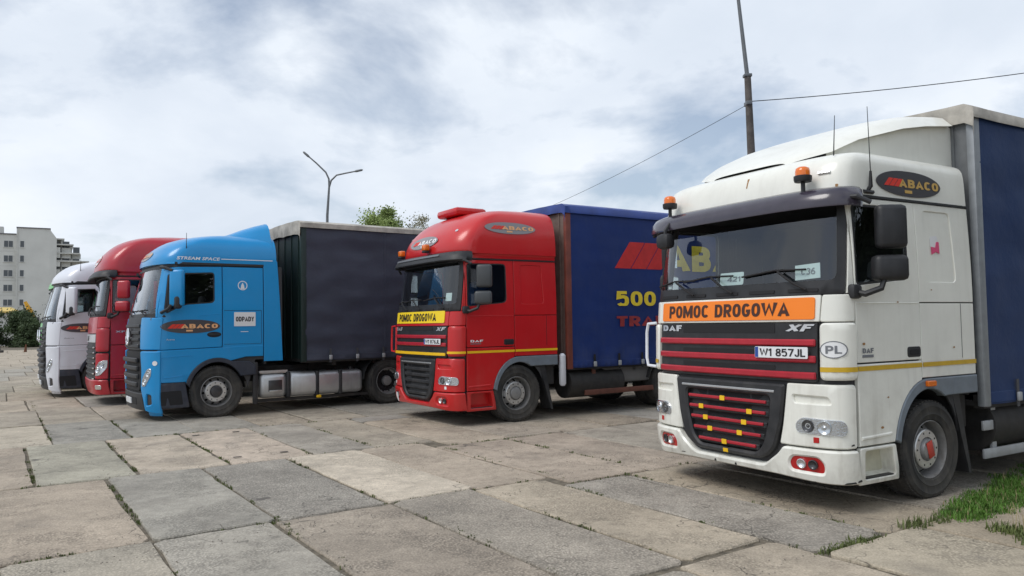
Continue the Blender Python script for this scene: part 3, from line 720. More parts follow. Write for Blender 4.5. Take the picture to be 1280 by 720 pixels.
        if cfg.get('stickers_front'):
            panel('country_sticker', ell(1.185, 1.475, .105, .078), F, LETW, root, off=.0345, th=.003, bev=0, step=.06)
            panel('sticker_ring', ell(1.185, 1.475, .105, .078), F, GREYL, root, off=.0355, th=.001, bev=0, step=.06, holes=[ell(1.185, 1.475, .096, .069)])
            lettering('PL', F, 1.125, 1.44, 1.245, 1.51, GREYL, root, off=.037, bold=.02)
    else:   # newer model: tall chrome barred grille and leaf shaped headlamps
        panel('hood_panel', roundp([(-1.07, 1.60), (1.07, 1.60), (1.08, 1.97), (-1.08, 1.97)], .02), F, P, root, off=.01, th=.03, step=.14, bev=.01)
        g = panel('upper_grille', roundp([(-1.05, .50), (1.05, .50), (1.06, 1.59), (-1.06, 1.59)], .04), F, BLACK, root, off=.004, th=.04, step=.16, bev=.006)
        for k in range(7):
            zc = .60 + k * .115; panel('grille_slat', roundp([(-1.0, zc - .03), (1.0, zc - .03), (1.0, zc + .02), (-1.0, zc + .02)], .01), F, BLACK, g, off=.03, th=.03, step=.2, bev=.01)
            for s in (1, -1): panel('chrome_end', rrect(min(s * .90, s * 1.02), zc - .018, max(s * .90, s * 1.02), zc + .014, .005), F, CHROME, g, off=.034, th=.01, step=.2, bev=.003)
        panel('chrome_strip', rrect(-1.03, 1.40, 1.03, 1.58, .02), F, SILV, g, off=.02, th=.02, step=.2, bev=.006)
        lettering('DAF', F, -.25, 1.43, .25, 1.55, INK, g, off=.024, bold=.05)
        for s in (1, -1):
            lp = roundp([(1.07, 1.16), (1.06, .60), (E_ - .02, .60), (E_ - .015, 1.16)], .03)
            panel('corner_panel', [(s * a, b) for a, b in lp], F, P, root, off=.02, th=.05, step=.09, bev=.014)
            hl = roundp([(1.10, .66), (1.24, .68), (1.37, .85), (1.38, 1.02), (1.22, .99), (1.10, .84)], .05)
            headlamp(F, [(s * a, b) for a, b in hl], [(s * 1.17, .80, .06, CHROME), (s * 1.26, .90, .06, REFL)], root, off=.028)
        bu = panel('bumper', roundp([(-E_ + .02, .58), (E_ - .02, .58), (E_ - .02, .26), (-E_ + .02, .26)], .05), F, P, root, off=.05, th=.08, step=.12, bev=.02)
        for s in (1, -1): panel('fog_lamp', rrect(min(s * 1.1, s * 1.26), .38, max(s * 1.1, s * 1.26), .47, .03), F, REFL, bu, off=.055, th=.01, bev=.004)
    MB().box(.9, -1.1, .34, 1.22, 1.1, .6).build('bumper_beam', CHASSIS, root)
    # --- roof
    RB = cfg['roof']
    zs = cfg['roofz']; U0 = [k / 10 for k in range(0, 11)]
    us = []
    uend = RB.side_u(xr, zs[0])
    nC = 26
    vals = [(-1 + 2 * k / (2 * nC)) for k in range(2 * nC + 1)]
    grid = []
    for z in zs:
        ue = RB.side_u(xr, z) if RB.xw(z)[0] - xr > RB.d else RB.ue
        row = []
        xf = RB.xw(z)[0]
        for v in vals:
            a = abs(v); u = (RB.ue * a / .72) if a <= .72 else RB.ue + (a - .72) / .28 * max(xf - xr - RB.d, .02)
            row.append(RB.P(math.copysign(u, v), z) + Vector((0, 0, cfg.get('tilt', 0) * (xf - (RB.P(u, z).x)) )) if cfg.get('tilt') else RB.P(math.copysign(u, v), z))
        grid.append(row)
    m = MB().sheet(grid)
    nc = len(vals); nr = len(zs); b0 = (nr - 1) * nc
    # crown: shrink the top ring to its middle line
    top = grid[-1]; V = []; 
    for f in (.66, .33): V.append([Vector((q.x, q.y * f, q.z + .012 * (1 - f))) for q in top])
    m2 = MB().sheet([top] + V + [[Vector((q.x, 0, q.z + .015)) for q in top]]); m.add(m2.v, m2.f)
    # back wall of the roof
    back = [[r[0], r[-1]] for r in grid] + [[V[0][0], V[0][-1]]]
    m3 = MB().sheet(back); m.add(m3.v, m3.f)
    o = m.build('roof', P, root, ang=50, fix=True)
    bm = bmesh.new(); bm.from_mesh(o.data); bmesh.ops.remove_doubles(bm, verts=bm.verts[:], dist=1e-4); bmesh.ops.recalc_face_normals(bm, faces=bm.faces[:]); bm.to_mesh(o.data); bm.free(); o.data.set_sharp_from_angle(angle=R_(50))
    panel('back_wall', [(-1.2, 1.0), (1.2, 1.0), (1.2, 2.97), (-1.2, 2.97)], plane_fn((xr, 0, 0), (0, 1, 0), (0, 0, 1)), P, root, off=.0, th=.03, cx=0, bev=0, step=.5)
    # --- sun visor
    vs_ = cfg['visor']; rows = []; uu = [-1.36 + 2.72 * k / 34 for k in range(35)]
    for (z, o_) in vs_['sec']:
        row = []
        for u in uu:
            lift = vs_.get('lift', 0) * (1 - (u / 1.36) ** 2); e = min(1, (1.36 - abs(u)) / .16); e = max(e, 0) ** .5
            p, n = outn(F, u, 2.93); q = outn(F, u, max(min(z, 2.97), 2.0))[0]
            row.append(Vector((q.x, q.y, z + lift * (1 if z > vs_['sec'][0][0] - .3 else 1))) + Vector((n.x, n.y, 0)) * (o_ * (.45 + .55 * e)))
        rows.append(row)
    MB().sheet(rows).build('sun_visor', cfg['visormat'], root, ang=45, fix=True)
    # --- mirrors
    for s in (1, -1):
        MB().tube([(1.13, s * 1.16, 2.86), (1.10, s * 1.36, 2.84), (1.02, s * 1.44, 2.78)], .022).build('mirror_arm', BLACK, root)
        a = MB().tube([(1.03, s * 1.22, 2.00), (1.0, s * 1.34, 1.97), (.90, s * 1.43, 2.02), (.86, s * 1.44, 2.12), (.90, s * 1.44, 2.3)], .028)
        a.box(.97, s * 1.21 - .03, 1.93, 1.10, s * 1.27 + .03, 2.06, bev=.03)
        a.build('mirror_arm', BLACK, root)
        mirror(root, .78, s * 1.46, 2.375, 2.77, .27, cfg['mirror'], s=s, yaw=cfg.get('myaw', 58))
        mirror(root, .80, s * 1.45, 2.085, 2.315, .30, cfg['mirror'], s=s, yaw=cfg.get('myaw', 58), dep=.16)
    # --- wipers
    for u0, u1, z1 in ((.95, .25, 2.20), (.10, -.70, 2.19), (-.45, -1.05, 2.17)):
        tube_on(F, [(u0, 2.02, .03), (u0 - .12, 2.08, .05), (u0 - .30, z1 - .0, .04)], .012, 'wiper', SOFTBLACK, root)
        tube_on(F, [(u0 - .02, z1 + .01, .015), (u0 - .35, z1 + .02, .02), (u0 - .75, z1 - .02, .015)], .010, 'wiper', SOFTBLACK, root)
    for k in range(5): panel('scuttle_vent', rrect(-1.05 + k * .45, 2.0, -.75 + k * .45, 2.035, .01), F, SOFTBLACK, fr, off=.006, th=.01, bev=.002)
    # grab rail on the far front corner
    tube_on(F, [(-1.17, 1.73, .03), (-1.22, 1.72, .12), (-1.24, 1.62, .14), (-1.24, 1.33, .14), (-1.22, 1.24, .12), (-1.17, 1.23, .03)], .018, 'grab_handle', cfg.get('railmat', P), root)
    # --- running gear
    chassis(root, -4.9, 1.1)
    for s in (1, -1):
        fw = wheel(root, cfg.get('wx', 0), s * 1.085, side=s, front=True, capmat=cfg.get('cap') if s > 0 else None, turn=.3)
        if cfg.get('wscale'): k_ = cfg['wscale']; fw.scale = (k_, 1, k_); fw.location.z = .503 * k_ - .004
        wheel(root, -3.75, s * 1.09, side=s, front=False, detail=s > 0)
        wheel(root, -3.75, s * .76, side=s, front=False, detail=False)
        m = MB().tube([(-1.2, s * .98, .60), (-2.5, s * .98, .60)], .28, 20); m.build('fuel_tank', cfg.get('tank', CHASSIS), root)
        g = [[Vector((-3.75 + .60 * math.cos(R_(t)), y, .52 + .60 * math.sin(R_(t)))) for t in [10 + 160 * k / 12 for k in range(13)]] for y in (s * .58, s * 1.24)]
        MB().sheet(g).build('mudguard', BLACK, root)
    MB().lathe([(.5, 0), (.5, .05), (.3, .06)], 24, 'z', (-3.4, 0, 1.02)).box(-4.1, -.5, .92, -2.8, .5, 1.02).build('fifth_wheel', CHASSIS, root)
    return root

# ------------------------------------------------------------------ rounded long-haul tractor (front axle at the origin, +x forward)
ACT = Body([(.1, 1.26), (.25, 1.31), (.5, 1.335), (1.2, 1.335), (1.7, 1.325), (2.0, 1.295), (2.95, 1.07), (3.1, 1.04)],
           [(.1, 1.20), (.35, 1.235), (1.2, 1.245), (2.0, 1.245), (3.0, 1.205), (3.2, 1.19)], d=.42, n=2.6)
ACT_ROOF = Body([(2.98, 1.12), (3.05, 1.12), (3.12, 1.10), (3.25, 1.02), (3.38, .88), (3.48, .72), (3.56, .45), (3.61, .18), (3.64, -.12)],
                [(2.98, 1.212), (3.12, 1.208), (3.25, 1.19), (3.38, 1.15), (3.48, 1.09), (3.56, 1.0), (3.61, .88), (3.64, .70)], d=.5, n=2.4)
ACT_R = -1.30
def act_tractor(root, cfg):
    B = ACT; F = B.P; P = cfg['paint']; xr = ACT_R
    def U(x, z): return B.side_u(x, z)
    win = roundp([(.05, 2.24), (.62, 2.20), (.93, 2.03), (.965, 2.12), (.885, 2.80), (.05, 2.84)], [.08, .12, .05, .05, .07, .07])
    ws = roundp([(-1.22, 2.04), (1.22, 2.04), (1.20, 2.90), (-1.20, 2.90)], .08)
    for s in (1, -1):
        fs = B.side(s)
        poly = [(xr, 1.1), (-.75, 1.1)] + arch_pts(0, .60, .60, 175, 15, 12) + [(.56, .26), (1.05, .26), (1.05, 2.99), (xr, 2.99)]
        panel('cab_shell', poly, fs, INTER, root, off=-.03, th=.02, step=.22, holes=[inset(win, -.012)], bev=0)
    panel('cab_shell', [(-1.42, .28), (1.42, .28), (1.42, 2.99), (-1.42, 2.99)], F, INTER, root, off=-.03, th=.02, step=.2, holes=[ws], bev=0)
    MB().box(-.98, -1.18, 1.0, -.94, 1.18, 2.98).box(-.94, -1.18, 1.25, 1.0, 1.18, 1.30).box(-.94, -1.18, 2.93, .98, 1.18, 2.97).build('cab_floor', INTER, root)
    MB().box(.80, -1.10, 1.55, 1.18, 1.10, 1.98, bev=.05).box(.70, .35, 1.75, .9, .95, 2.02, bev=.05).build('dashboard', DASH, root)
    seat(root, .0, .65, 1.5); seat(root, .0, -.65, 1.5)
    panel('windscreen', inset(ws, -.02), F, GLS, root, off=-.012, th=.004, step=.15, bev=0)
    panel('windscreen_frame', roundp([(-1.40, 1.96), (1.40, 1.96), (1.36, 2.985), (-1.36, 2.985)], .05), F, BLACK, root, off=-.004, th=.03, step=.14, holes=[ws], bev=.004)
    for s in (1, -1):
        fs = B.side(s); sx = s
        dr = panel('door', roundp([(-.09, 1.375), (1.075, 1.345), (1.075, 2.0), (1.0, 2.55), (.92, 2.92), (-.09, 2.955)], [.02, .02, .05, .3, .10, .02]), fs, P, root, off=.006, th=.035, step=.12, holes=[win], bev=.007)
        panel('side_window', inset(win, -.012), fs, SGLS, dr, off=-.016, th=.004, step=.2, bev=0)
        panel('window_seal', win, fs, BLACK, dr, off=.004, th=.02, step=.15, holes=[inset(win, .022)], bev=0)
        panel('handle_recess', ell(.06, 1.62, .135, .055, 20), fs, SOFTBLACK, dr, off=.010, th=.01, step=.2, bev=.003)
        panel('door_handle', rrect(-.04, 1.605, .16, 1.645, .018), fs, BLACK, dr, off=.022, th=.012, bev=.004)
        panel('door_crease', [(-.08, 2.02), (.35, 1.99), (.35, 2.0), (-.08, 2.03)], fs, P, dr, off=.012, th=.012, bev=.004, step=.2)
        rp = panel('rear_side_panel', [(-.90, 1.17), (-.105, 1.17), (-.105, 2.955), (-.90, 2.955)], fs, P, root, off=.004, th=.035, step=.2, bev=.006)
        for (a, b, c, d) in ((-.86, 2.085, -.13, 2.093), (-.86, 1.42, -.13, 1.426), (-.865, 1.42, -.858, 2.09)): panel('locker_seam', [(a, b), (c, b), (c, d), (a, d)], fs, SOFTBLACK, rp, off=.0055, th=.004, bev=0, step=.3)
        panel('side_collar', [(xr, 1.06), (-.915, 1.06), (-.915, 3.10), (-1.20, 3.10)], fs, P, root, off=.012, th=.03, step=.2, bev=.006)
        poly = [(1.075, .725), (1.075, 1.335), (.0, 1.362), (-.66, 1.385), (-.90, 1.385), (-.90, 1.165), (-.55, 1.165)] + arch_pts(0, .60, .66, 115, 18, 12) + [(.575, .725)]
        panel('lower_cab_panel', poly, fs, P, root, off=.012, th=.05, step=.12, bev=.010)
        panel('cheek_ledge', [(1.05, 1.19), (1.05, 1.205), (.45, 1.235), (.45, 1.225)], fs, P, root, off=.02, th=.012, bev=.006, step=.2)
        panel('cheek_ledge', [(1.05, .80), (1.05, .815), (.62, .85), (.62, .84)], fs, P, root, off=.02, th=.012, bev=.006, step=.2)
        poly = arch_pts(0, .60, .665, 17, 118, 14) + [(-.62, 1.07), (-.74, .98), (-.76, .80)] + arch_pts(0, .52, .58, 150, 12, 16)
        panel('mudguard', poly, fs, cfg['fender'], root, off=.024, th=.08, step=.1, bev=.012)
        panel('side_skirt', roundp([(1.075, .24), (1.075, .715), (.585, .735), (.565, .60), (.50, .235)], .02), fs, cfg['fender'], root, off=.010, th=.06, step=.12, bev=.012)
        panel('step_recess', roundp([(1.02, .30), (1.02, .56), (.66, .57), (.62, .30)], .03), fs, SOFTBLACK, root, off=.012, th=.02, step=.2, bev=.0)
        m = MB().box(-.80, s * 1.20 - .03, .20, -.70, s * 1.20 + .03, 1.05, bev=.02); m.build('mud_flap', BLACK, root)
        g = [[Vector((.0 + .56 * math.cos(R_(t)), y, .5 + .58 * math.sin(R_(t)))) for t in [5 + 170 * k / 16 for k in range(17)]] for y in (s * .9, s * 1.2)]
        MB().sheet(g).build('wheel_housing', SOFTBLACK, root)
        # front pieces, one of each per side
        f = lambda q: [(s * a, b) for a, b in q]
        panel('upper_corner_panel', f(roundp([(.76, 1.35), (1.325, 1.35), (1.345, 1.95), (.73, 1.97)], .03)), F, P, root, off=.012, th=.05, step=.08, bev=.014)
        panel('windscreen_pillar', f([(U(1.08, 1.97) + .0, 1.96), (U(1.08, 1.97) - .03, 1.96), (U(1.02, 2.55) - .03, 2.55), (U(.95, 2.93) - .02, 2.96), (U(.93, 2.93) + .02, 2.96), (U(1.0, 2.55) + .03, 2.55)]), F, P, root, off=.002, th=.02, step=.1, bev=.004)
        lp = roundp([(.80, 1.325), (.86, .95), (.84, .62), (.93, .42), (.95, .20), (1.325, .14), (1.335, .72), (1.335, 1.325)], [.04, .05, .05, .05, .03, .03, .02, .03])
        hl = roundp([(.90, .66), (1.02, .66), (1.16, .86), (1.17, 1.0), (1.08, 1.0), (.92, .80)], .05)
        fg = roundp([(1.02, .30), (1.16, .33), (1.16, .50), (1.05, .52)], .03)
        cp = panel('corner_panel', f(lp), F, P, root, off=.028, th=.07, step=.08, bev=.018, holes=[f(fg)])
        panel('fog_lamp', f(inset(fg, -.01)), F, LAMPBK, cp, off=.0, th=.02, step=.2, bev=0)
        headlamp(F, f(hl), [(s * 1.0, .75, .05, CHROME), (s * 1.10, .90, .05, REFL)], root, off=.036)
        panel('corner_spoiler', f([(1.0, .10), (1.30, .10), (1.30, .16), (1.0, .18)]), F, P, root, off=.0, th=.04, step=.1, bev=.006)
    if cfg.get('blob'): panel('round_sticker', ell(1.235, 1.10, .045, .045, 16), F, STICKW, root, off=.032, th=.003, bev=0, step=.2)
    G = panel('upper_grille', roundp([(-.75, 1.34), (.75, 1.34), (.72, 1.965), (-.72, 1.965)], .04), F, cfg.get('hood', BLACK), root, off=.004, th=.04, step=.14, bev=.01)
    for k in range(4):
        z = 1.42 + k * .13; panel('grille_slat', roundp([(-.71, z - .035), (.71, z - .035), (.69, z + .03), (-.69, z + .03)], .012), F, BLACK, G, off=.034, th=.035, step=.15, bev=.012)
    p, n = outn(F, 0, 1.60); rot = n.to_track_quat('Z', 'Y').to_matrix()
    e = MB().lathe([(.17, 0), (.175, .02), (.16, .03), (.15, .02), (.15, 0)], 32, 'z', p + n * .045, rot)
    for k in range(3):
        a = R_(90 + 120 * k); c = rot @ Vector((math.cos(a) * .155, math.sin(a) * .155, .012)); q = p + n * .06
        e.tube([q, q + c], [.024, .006], 6)
    e.build('round_emblem', CHROME, G)
    G2 = panel('lower_grille', roundp([(-.78, 1.315), (-.82, .95), (-.72, .56), (.72, .56), (.82, .95), (.78, 1.315)], .05), F, SOFTBLACK, root, off=.0, th=.04, step=.14, bev=.01)
    for k in range(4):
        z = .68 + k * .155; w_ = .70 if k else .62
        panel('grille_slat', roundp([(-w_, z - .04), (w_, z - .04), (w_, z + .05), (-w_, z + .05)], .02), F, BLACK, G2, off=.035 + .01 * k, th=.05, step=.15, bev=.02)
    bu = panel('bumper', roundp([(-.88, .53), (.88, .53), (.93, .20), (-.93, .20)], .03), F, BLACK, root, off=.02, th=.06, step=.12, bev=.015)
    panel('bumper_slot', rrect(-.60, .30, .60, .44, .03), F, SOFTBLACK, bu, off=.024, th=.01, step=.2, bev=0)
    panel('number_plate', rrect(-.26, .31, .26, .42, .01), F, PLATEW, root, off=.045, th=.02, step=.2, bev=.002)
    for s in (1, -1): panel('black_moulding', [(s * U(-1.2, 3.0), 2.975), (s * 1.30, 2.975), (s * 1.30, 3.03), (s * U(-1.2, 3.0), 3.03)], F, BLACK, root, off=.008, th=.03, step=.15, bev=.006)
    panel('black_moulding', [(-1.30, 2.985), (1.30, 2.985), (1.30, 3.02), (-1.30, 3.02)], F, P, root, off=.012, th=.03, step=.15, bev=.006)
    # roof
    RB = ACT_ROOF; nC = 26; vals = [(-1 + k / nC) for k in range(2 * nC + 1)]; grid = []
    rr = -1.18
    for z in cfg.get('roofz', [2.99, 3.05, 3.12, 3.18, 3.25, 3.32, 3.38, 3.43, 3.48, 3.52, 3.56, 3.59, 3.61, 3.63, 3.64]):
        row = []; xf = RB.xw(z)[0]
        for v in vals:
            a = abs(v); u = (RB.ue * a / .66) if a <= .66 else RB.ue + (a - .66) / .34 * max(xf - rr - RB.d, .02)
            row.append(RB.P(math.copysign(u, v), z))
        grid.append(row)
    top = grid[-1]; m = MB().sheet(grid); V = [[Vector((q.x, q.y * f, q.z + .02 * (1 - f))) for q in top] for f in (1, .66, .33, 0)]
    m.sheet(V); m.sheet([[r[0], r[-1]] for r in grid])
    o = m.build('roof', P, root, ang=50)
    bm = bmesh.new(); bm.from_mesh(o.data); bmesh.ops.remove_doubles(bm, verts=bm.verts[:], dist=1e-4); bmesh.ops.recalc_face_normals(bm, faces=bm.faces[:]); bm.to_mesh(o.data); bm.free(); o.data.set_sharp_from_angle(angle=R_(50))
    # rear wind deflector: side fins rising to the back
    if cfg.get('fin', True):
        st = [(.10, 3.56, .60), (-.15, 3.60, .80), (-.40, 3.68, .92), (-.65, 3.79, 1.0), (-.90, 3.88, 1.05), (-1.12, 3.945, 1.08)]
        g = []
        for x, zt, hw_ in st:
            r = []
            for k in range(25):
                t = -1 + k / 12; y = math.copysign(abs(t) ** .8, t) * hw_; e = 1 - abs(t) ** 7; edge = .02 * (abs(t) > .7)
                r.append(Vector((x, y * (1.08 if abs(t) > .98 else 1), 3.40 + (zt - 3.40) * max(e, 0) if abs(t) < 1 else 3.36)))
            r = [Vector((x, -(hw_ + .09), 3.20))] + r + [Vector((x, hw_ + .09, 3.20))]
            g.append(r)
        m = MB().sheet(g); m.add(g[-1], [tuple(range(len(g[-1])))]); m.build('roof_deflector', P, root, ang=40, fix=True)
    for s in (1, -1): MB().box(-1.14, s * 1.13 - .03, 3.0, -.2, s * 1.13 + .03, 3.16, bev=.02).build('roof_side_trim', P, root)
    # mirrors, wipers, antenna
    for s in (1, -1):
        MB().tube([(1.02, s * 1.19, 2.92), (.98, s * 1.34, 2.90), (.86, s * 1.42, 2.84)], .03).build('mirror_arm', BLACK, root); a = MB().tube([(1.02, s * 1.22, 2.05), (.92, s * 1.36, 2.12), (.84, s * 1.42, 2.25)], .03); a.build('mirror_arm', BLACK, root)
        mirror(root, .78, s * 1.43, 2.17, 2.86, .27, cfg['mirror'], s=s, yaw=52, dep=.13)
        MB().box(.70, s * 1.43 - .10, 2.12, .84, s * 1.43 + .10, 2.36, bev=.05).build('mirror_foot', BLACK, root)
    for u0, u1 in ((.9, .1), (.0, -.8)):
        tube_on(F, [(u0, 1.99, .02), (u0 - .2, 2.08, .03), (u0 - .45, 2.10, .02)], .012, 'wiper', SOFTBLACK, root); tube_on(F, [(u0 - .05, 2.11, .01), (u0 - .85, 2.09, .01)], .010, 'wiper', SOFTBLACK, root)
    MB().tube([(.56, 1.16, 3.10), (.56, 1.165, 3.42), (.56, 1.17, 3.60)], [.012, .006, .004], 6).lathe([(.035, 0), (.035, .03), (.02, .06), (0, .07)], 10, 'z', (.56, 1.17, 3.06)).build('antenna', BLACK, root)
    chassis(root, -4.9, 1.1)
    for s in (1, -1):
        wheel(root, 0, s * 1.075, side=s, front=True, hubmat=LAMPBK, turn=.1)
        wheel(root, -3.72, s * 1.09, side=s, front=False, detail=s > 0); wheel(root, -3.72, s * .76, side=s, front=False, detail=False)
        g = [[Vector((-3.72 + .62 * math.cos(R_(t)), y, .52 + .62 * math.sin(R_(t)))) for t in [5 + 170 * k / 12 for k in range(13)]] for y in (s * .58, s * 1.24)]
        MB().sheet(g).build('mudguard', BLACK, root)
    # tanks on the left side
    def tank(x0, x1, name, m_, z0=.30, z1=.80):
        return MB().box(x0, .62, z0, x1, 1.20, z1, bev=.10).build(name, m_, root, ang=60)
    t1 = tank(-1.42, -.84, 'battery_step_box', ALU); MB().box(-1.30, 1.195, .43, -1.02, 1.215, .66, bev=.008).build('step_opening', LAMPBK, t1); MB().box(-1.29, 1.20, .43, -1.03, 1.235, .455, bev=.006).build('step_edge', BRIGHT, t1)
    MB().box(-1.40, .66, .80, -.86, 1.16, .83).box(-1.42, 1.14, .82, -.84, 1.18, .86).build('chequer_plate', ALU, t1)
    t2 = tank(-3.12, -1.44, 'fuel_tank', ALU)
    for x in (-1.44, -2.06, -2.58): MB().box(x - .045, .60, .285, x + .045, 1.215, .815, bev=.03).build('tank_strap', BLACK, t2)
    MB().lathe([(.05, 0), (.05, .05), (.04, .06), (0, .06)], 16, 'z', (-2.9, 1.0, .80)).build('filler_cap', BLACK, t2)
    MB().box(-2.14, 1.16, .24, -2.04, 1.22, .30, bev=.015).build('wheel_chock_grip', YTAPE, root)
    MB().box(-3.12, -1.2, .30, -.84, -.62, .80, bev=.1).build('fuel_tank', ALU, root)
    MB().box(-3.30, 1.0, .22, -.80, 1.10, .28).build('side_rail', CHASSIS, root)
    MB().lathe([(.5, 0), (.5, .05), (.3, .06)], 24, 'z', (-3.4, 0, 1.02)).box(-4.1, -.5, .92, -2.8, .5, 1.02).build('fifth_wheel', CHASSIS, root)
    return root

# ------------------------------------------------------------------ curtain sided semi-trailer; its front wall at x = 0, running back to x = -len
from mathutils import noise as mnoise
def curtain_fn(cfg, s=1):
    zb, zt = cfg['zb'], 3.93; a0 = cfg.get('fold', .012); pl = cfg.get('pleat', .03); seed = cfg.get('seed', 0)
    def f(x, z):
        t = (z - zb) / (zt - zb)
        d = a0 * (mnoise.noise(Vector((x * 1.1 + seed - z * .5, z * 3.4, seed))) + .5 * mnoise.noise(Vector((x * 2.6, z * 7, seed + 3))))
        d += .006 * math.sin(x * 2 * PI / 1.7) * (1 - t)
        lo = max(0, 1 - (z - zb) / .38); d += pl * lo * abs(math.sin((x + .1) * PI / cfg.get('sp', .6))) - .35 * pl * lo
        d += cfg.get('bulge', .0) * math.sin(PI * min(t * 1.02, 1))
        return Vector((x, s * (1.272 + d), z))
    return f
def trailer(root, cfg):
    Lg = cfg.get('len', 13.6); zb = cfg['zb']; cf = curtain_fn(cfg); m = cfg['curtain']
    for s in (1, -1):
        f = curtain_fn(cfg, s); n = 110 if s > 0 else 12; nz = 40 if s > 0 else 6
        xs = [-.07 - (Lg - .14) * (i / n) ** 1.25 for i in range(n + 1)]; zs = [zb + (3.94 - zb) * (k / nz) ** 1.25 for k in range(nz + 1)]
        MB().sheet([[f(x, z) for x in xs] for z in zs]).build('side_curtain', m, root, ang=80)
    if cfg.get('front', True):
        MB().box(-.06, -1.235, 1.0, -.01, 1.235, 3.93).build('front_wall', cfg['wall'], root)
        fwr = MB()
        for k in range(6): y = -1.05 + k * .42; fwr.box(-.01, y - .015, 1.05, .008, y + .015, 3.85)
        fwr.build('wall_rib', cfg['wall'], root)
    for s in (1, -1):
        MB().box(-.10, s * 1.235 - .035, zb - .02, .02, s * 1.235 + .045, 3.93, bev=.012).build('corner_post', cfg['post'], root)
        MB().box(-Lg, s * 1.235 - .035, zb, -Lg + .1, s * 1.235 + .045, 3.93, bev=.012).build('corner_post', cfg['post'], root)
        MB().box(-Lg + .02, s * 1.262 - .03, 3.885, .0, s * 1.262 + .034, 3.945, bev=.006).build('roof_rail', cfg['rail'], root)
        MB().box(-Lg, s * 1.20 - .05, zb - .04, 0, s * 1.20 + .05, zb + .10).build('sill_rail', cfg['raeve'], root)
    # roof cover with an uneven front flap
    fl = cfg.get('flap', .18); tp = []; xs = [.05, .035, .0, -.10, -.4, -1, -2, -4, -7, -10, -Lg]; rows = []
    for j, x in enumerate(xs):
        r = []
        for k in range(29):
            y = -1.30 + 2.60 * k / 28; e = abs(y) > 1.28
            z = 3.985 + .03 * math.cos(y / 1.3 * PI / 2) + .012 * mnoise.noise(Vector((x * 3, y * 3, cfg.get('seed', 0))))
            if e: z -= .045
            r.append(Vector((x, y, z)))
        rows.append(r)
    for dz in (.4, 1.0):
        rows.insert(0, [Vector((.055 + .02 * mnoise.noise(Vector((q.y * 5, dz, 2))), q.y, q.z - fl * dz + .03 * mnoise.noise(Vector((q.y * 2.3, 1.5, cfg.get('seed', 0)))))) for q in rows[2 if dz > .5 else 0]])
    for r in rows: r.insert(0, r[0] + Vector((0, -.004, -cfg.get('lip', .09)))); r.append(r[-1] + Vector((0, .004, -cfg.get('lip', .09))))
    MB().sheet(rows).build('roof_cover', cfg['cover'], root, ang=60, fix=True)
    for s in (1, -1): 
        MB().box(-Lg - .03, min(0, s * 1.24), zb, -Lg + .02, max(0, s * 1.24), 3.92, bev=.01).build('rear_door', cfg['wall'], root)
    MB().box(-Lg + .02, -1.23, zb - .02, 0, 1.23, zb + .04).build('load_floor', CHASSIS, root)
    c = MB()
    for s in (-1, 1): c.box(-Lg + .2, s * .5 - .05, .78, -.4, s * .5 + .05, zb)
    for k in range(14): c.box(-.8 - k * .95, -1.15, zb - .12, -.72 - k * .95, 1.15, zb - .02)
    c.build('frame', cfg.get('framemat', CHASSIS), root)
    # hem pocket along the bottom and welded seams between the tarpaulin widths
    hem = lambda a, b: cf(a, b)
    panel('curtain_hem', [(-.10, zb + .015), (-9.0, zb + .015), (-9.0, zb + .125), (-.10, zb + .125)], hem, m, root, off=.010, th=.009, step=.11, bev=.004, cx=-5.0)
    for k in range(cfg.get('seams', 4)):
        x0 = -1.9 - 2.45 * k; panel('welded_seam', [(x0, zb + .15), (x0 - .045, zb + .15), (x0 - .045, 3.85), (x0, 3.85)], hem, m, root, off=.006, th=.005, step=.10, bev=.002, cx=x0)
    # straps and buckles along the near side
    if cfg.get('straps', True):
        sm = MB().box(-.022, .006, -.07, .022, .016, .22).build('curtain_strap', cfg.get('strapmat', SOFTBLACK), root)
        bk = MB().box(-.034, .012, -.01, .034, .042, .085, bev=.010).build('buckle', ALUM, sm)
        k = 0
        for i in range(int(Lg / cfg.get('sp', .6)) - 1):
            x = -.30 - cfg.get('sp', .6) * (i + .5); p = cf(x, zb + .05); o = sm
            if i: o = sm.copy(); C.objects.link(o); o.parent = root; q = bk.copy(); C.objects.link(q); q.parent = o
            o.location = (p.x, p.y + .012, zb + .02)
    for s in (1, -1):
        for x in (-9.0, -10.3, -11.6):
            wheel(root, x, s * 1.09, side=s, front=False, detail=False)
        for x0, x1 in cfg.get('guards', [(-3.6, -8.2)]):
            for z in cfg.get('gz', (.42, .72)): MB().box(x1, s * 1.22 - .015, z - .05, x0, s * 1.22 + .015, z + .05, bev=.008).build('guard_rail', cfg['guard'], root)
            for x in (x0 - .25, (x0 + x1) / 2, x1 + .25): MB().box(x - .04, s * 1.19 - .015, .36, x + .04, s * 1.19 + .012, zb).build('guard_bracket', cfg['guard'], root)
        MB().box(-2.6, s * .75 - .06, .25, -2.45, s * .75 + .06, 1.0).box(-2.7, s * .75 - .15, .22, -2.35, s * .75 + .15, .26).build('landing_leg', CHASSIS, root)
        MB().box(-Lg - .03, s * 1.0 - .2, .75, -Lg + .02, s * 1.0 + .2, .88, bev=.01).build('tail_lamp', REDLENS, root)
    MB().box(-Lg, -1.2, .5, -Lg + .08, 1.2, .62).build('underrun_bar', ALUM, root)
    return cf

# ------------------------------------------------------------------ lay the scene out
def place(x, y, deg): return Vector((x, y, 0)), R_(deg)
def back(o, rz, d, s=0): return o + Matrix.Rotation(rz, 3, 'Z') @ Vector((-d, s, 0))
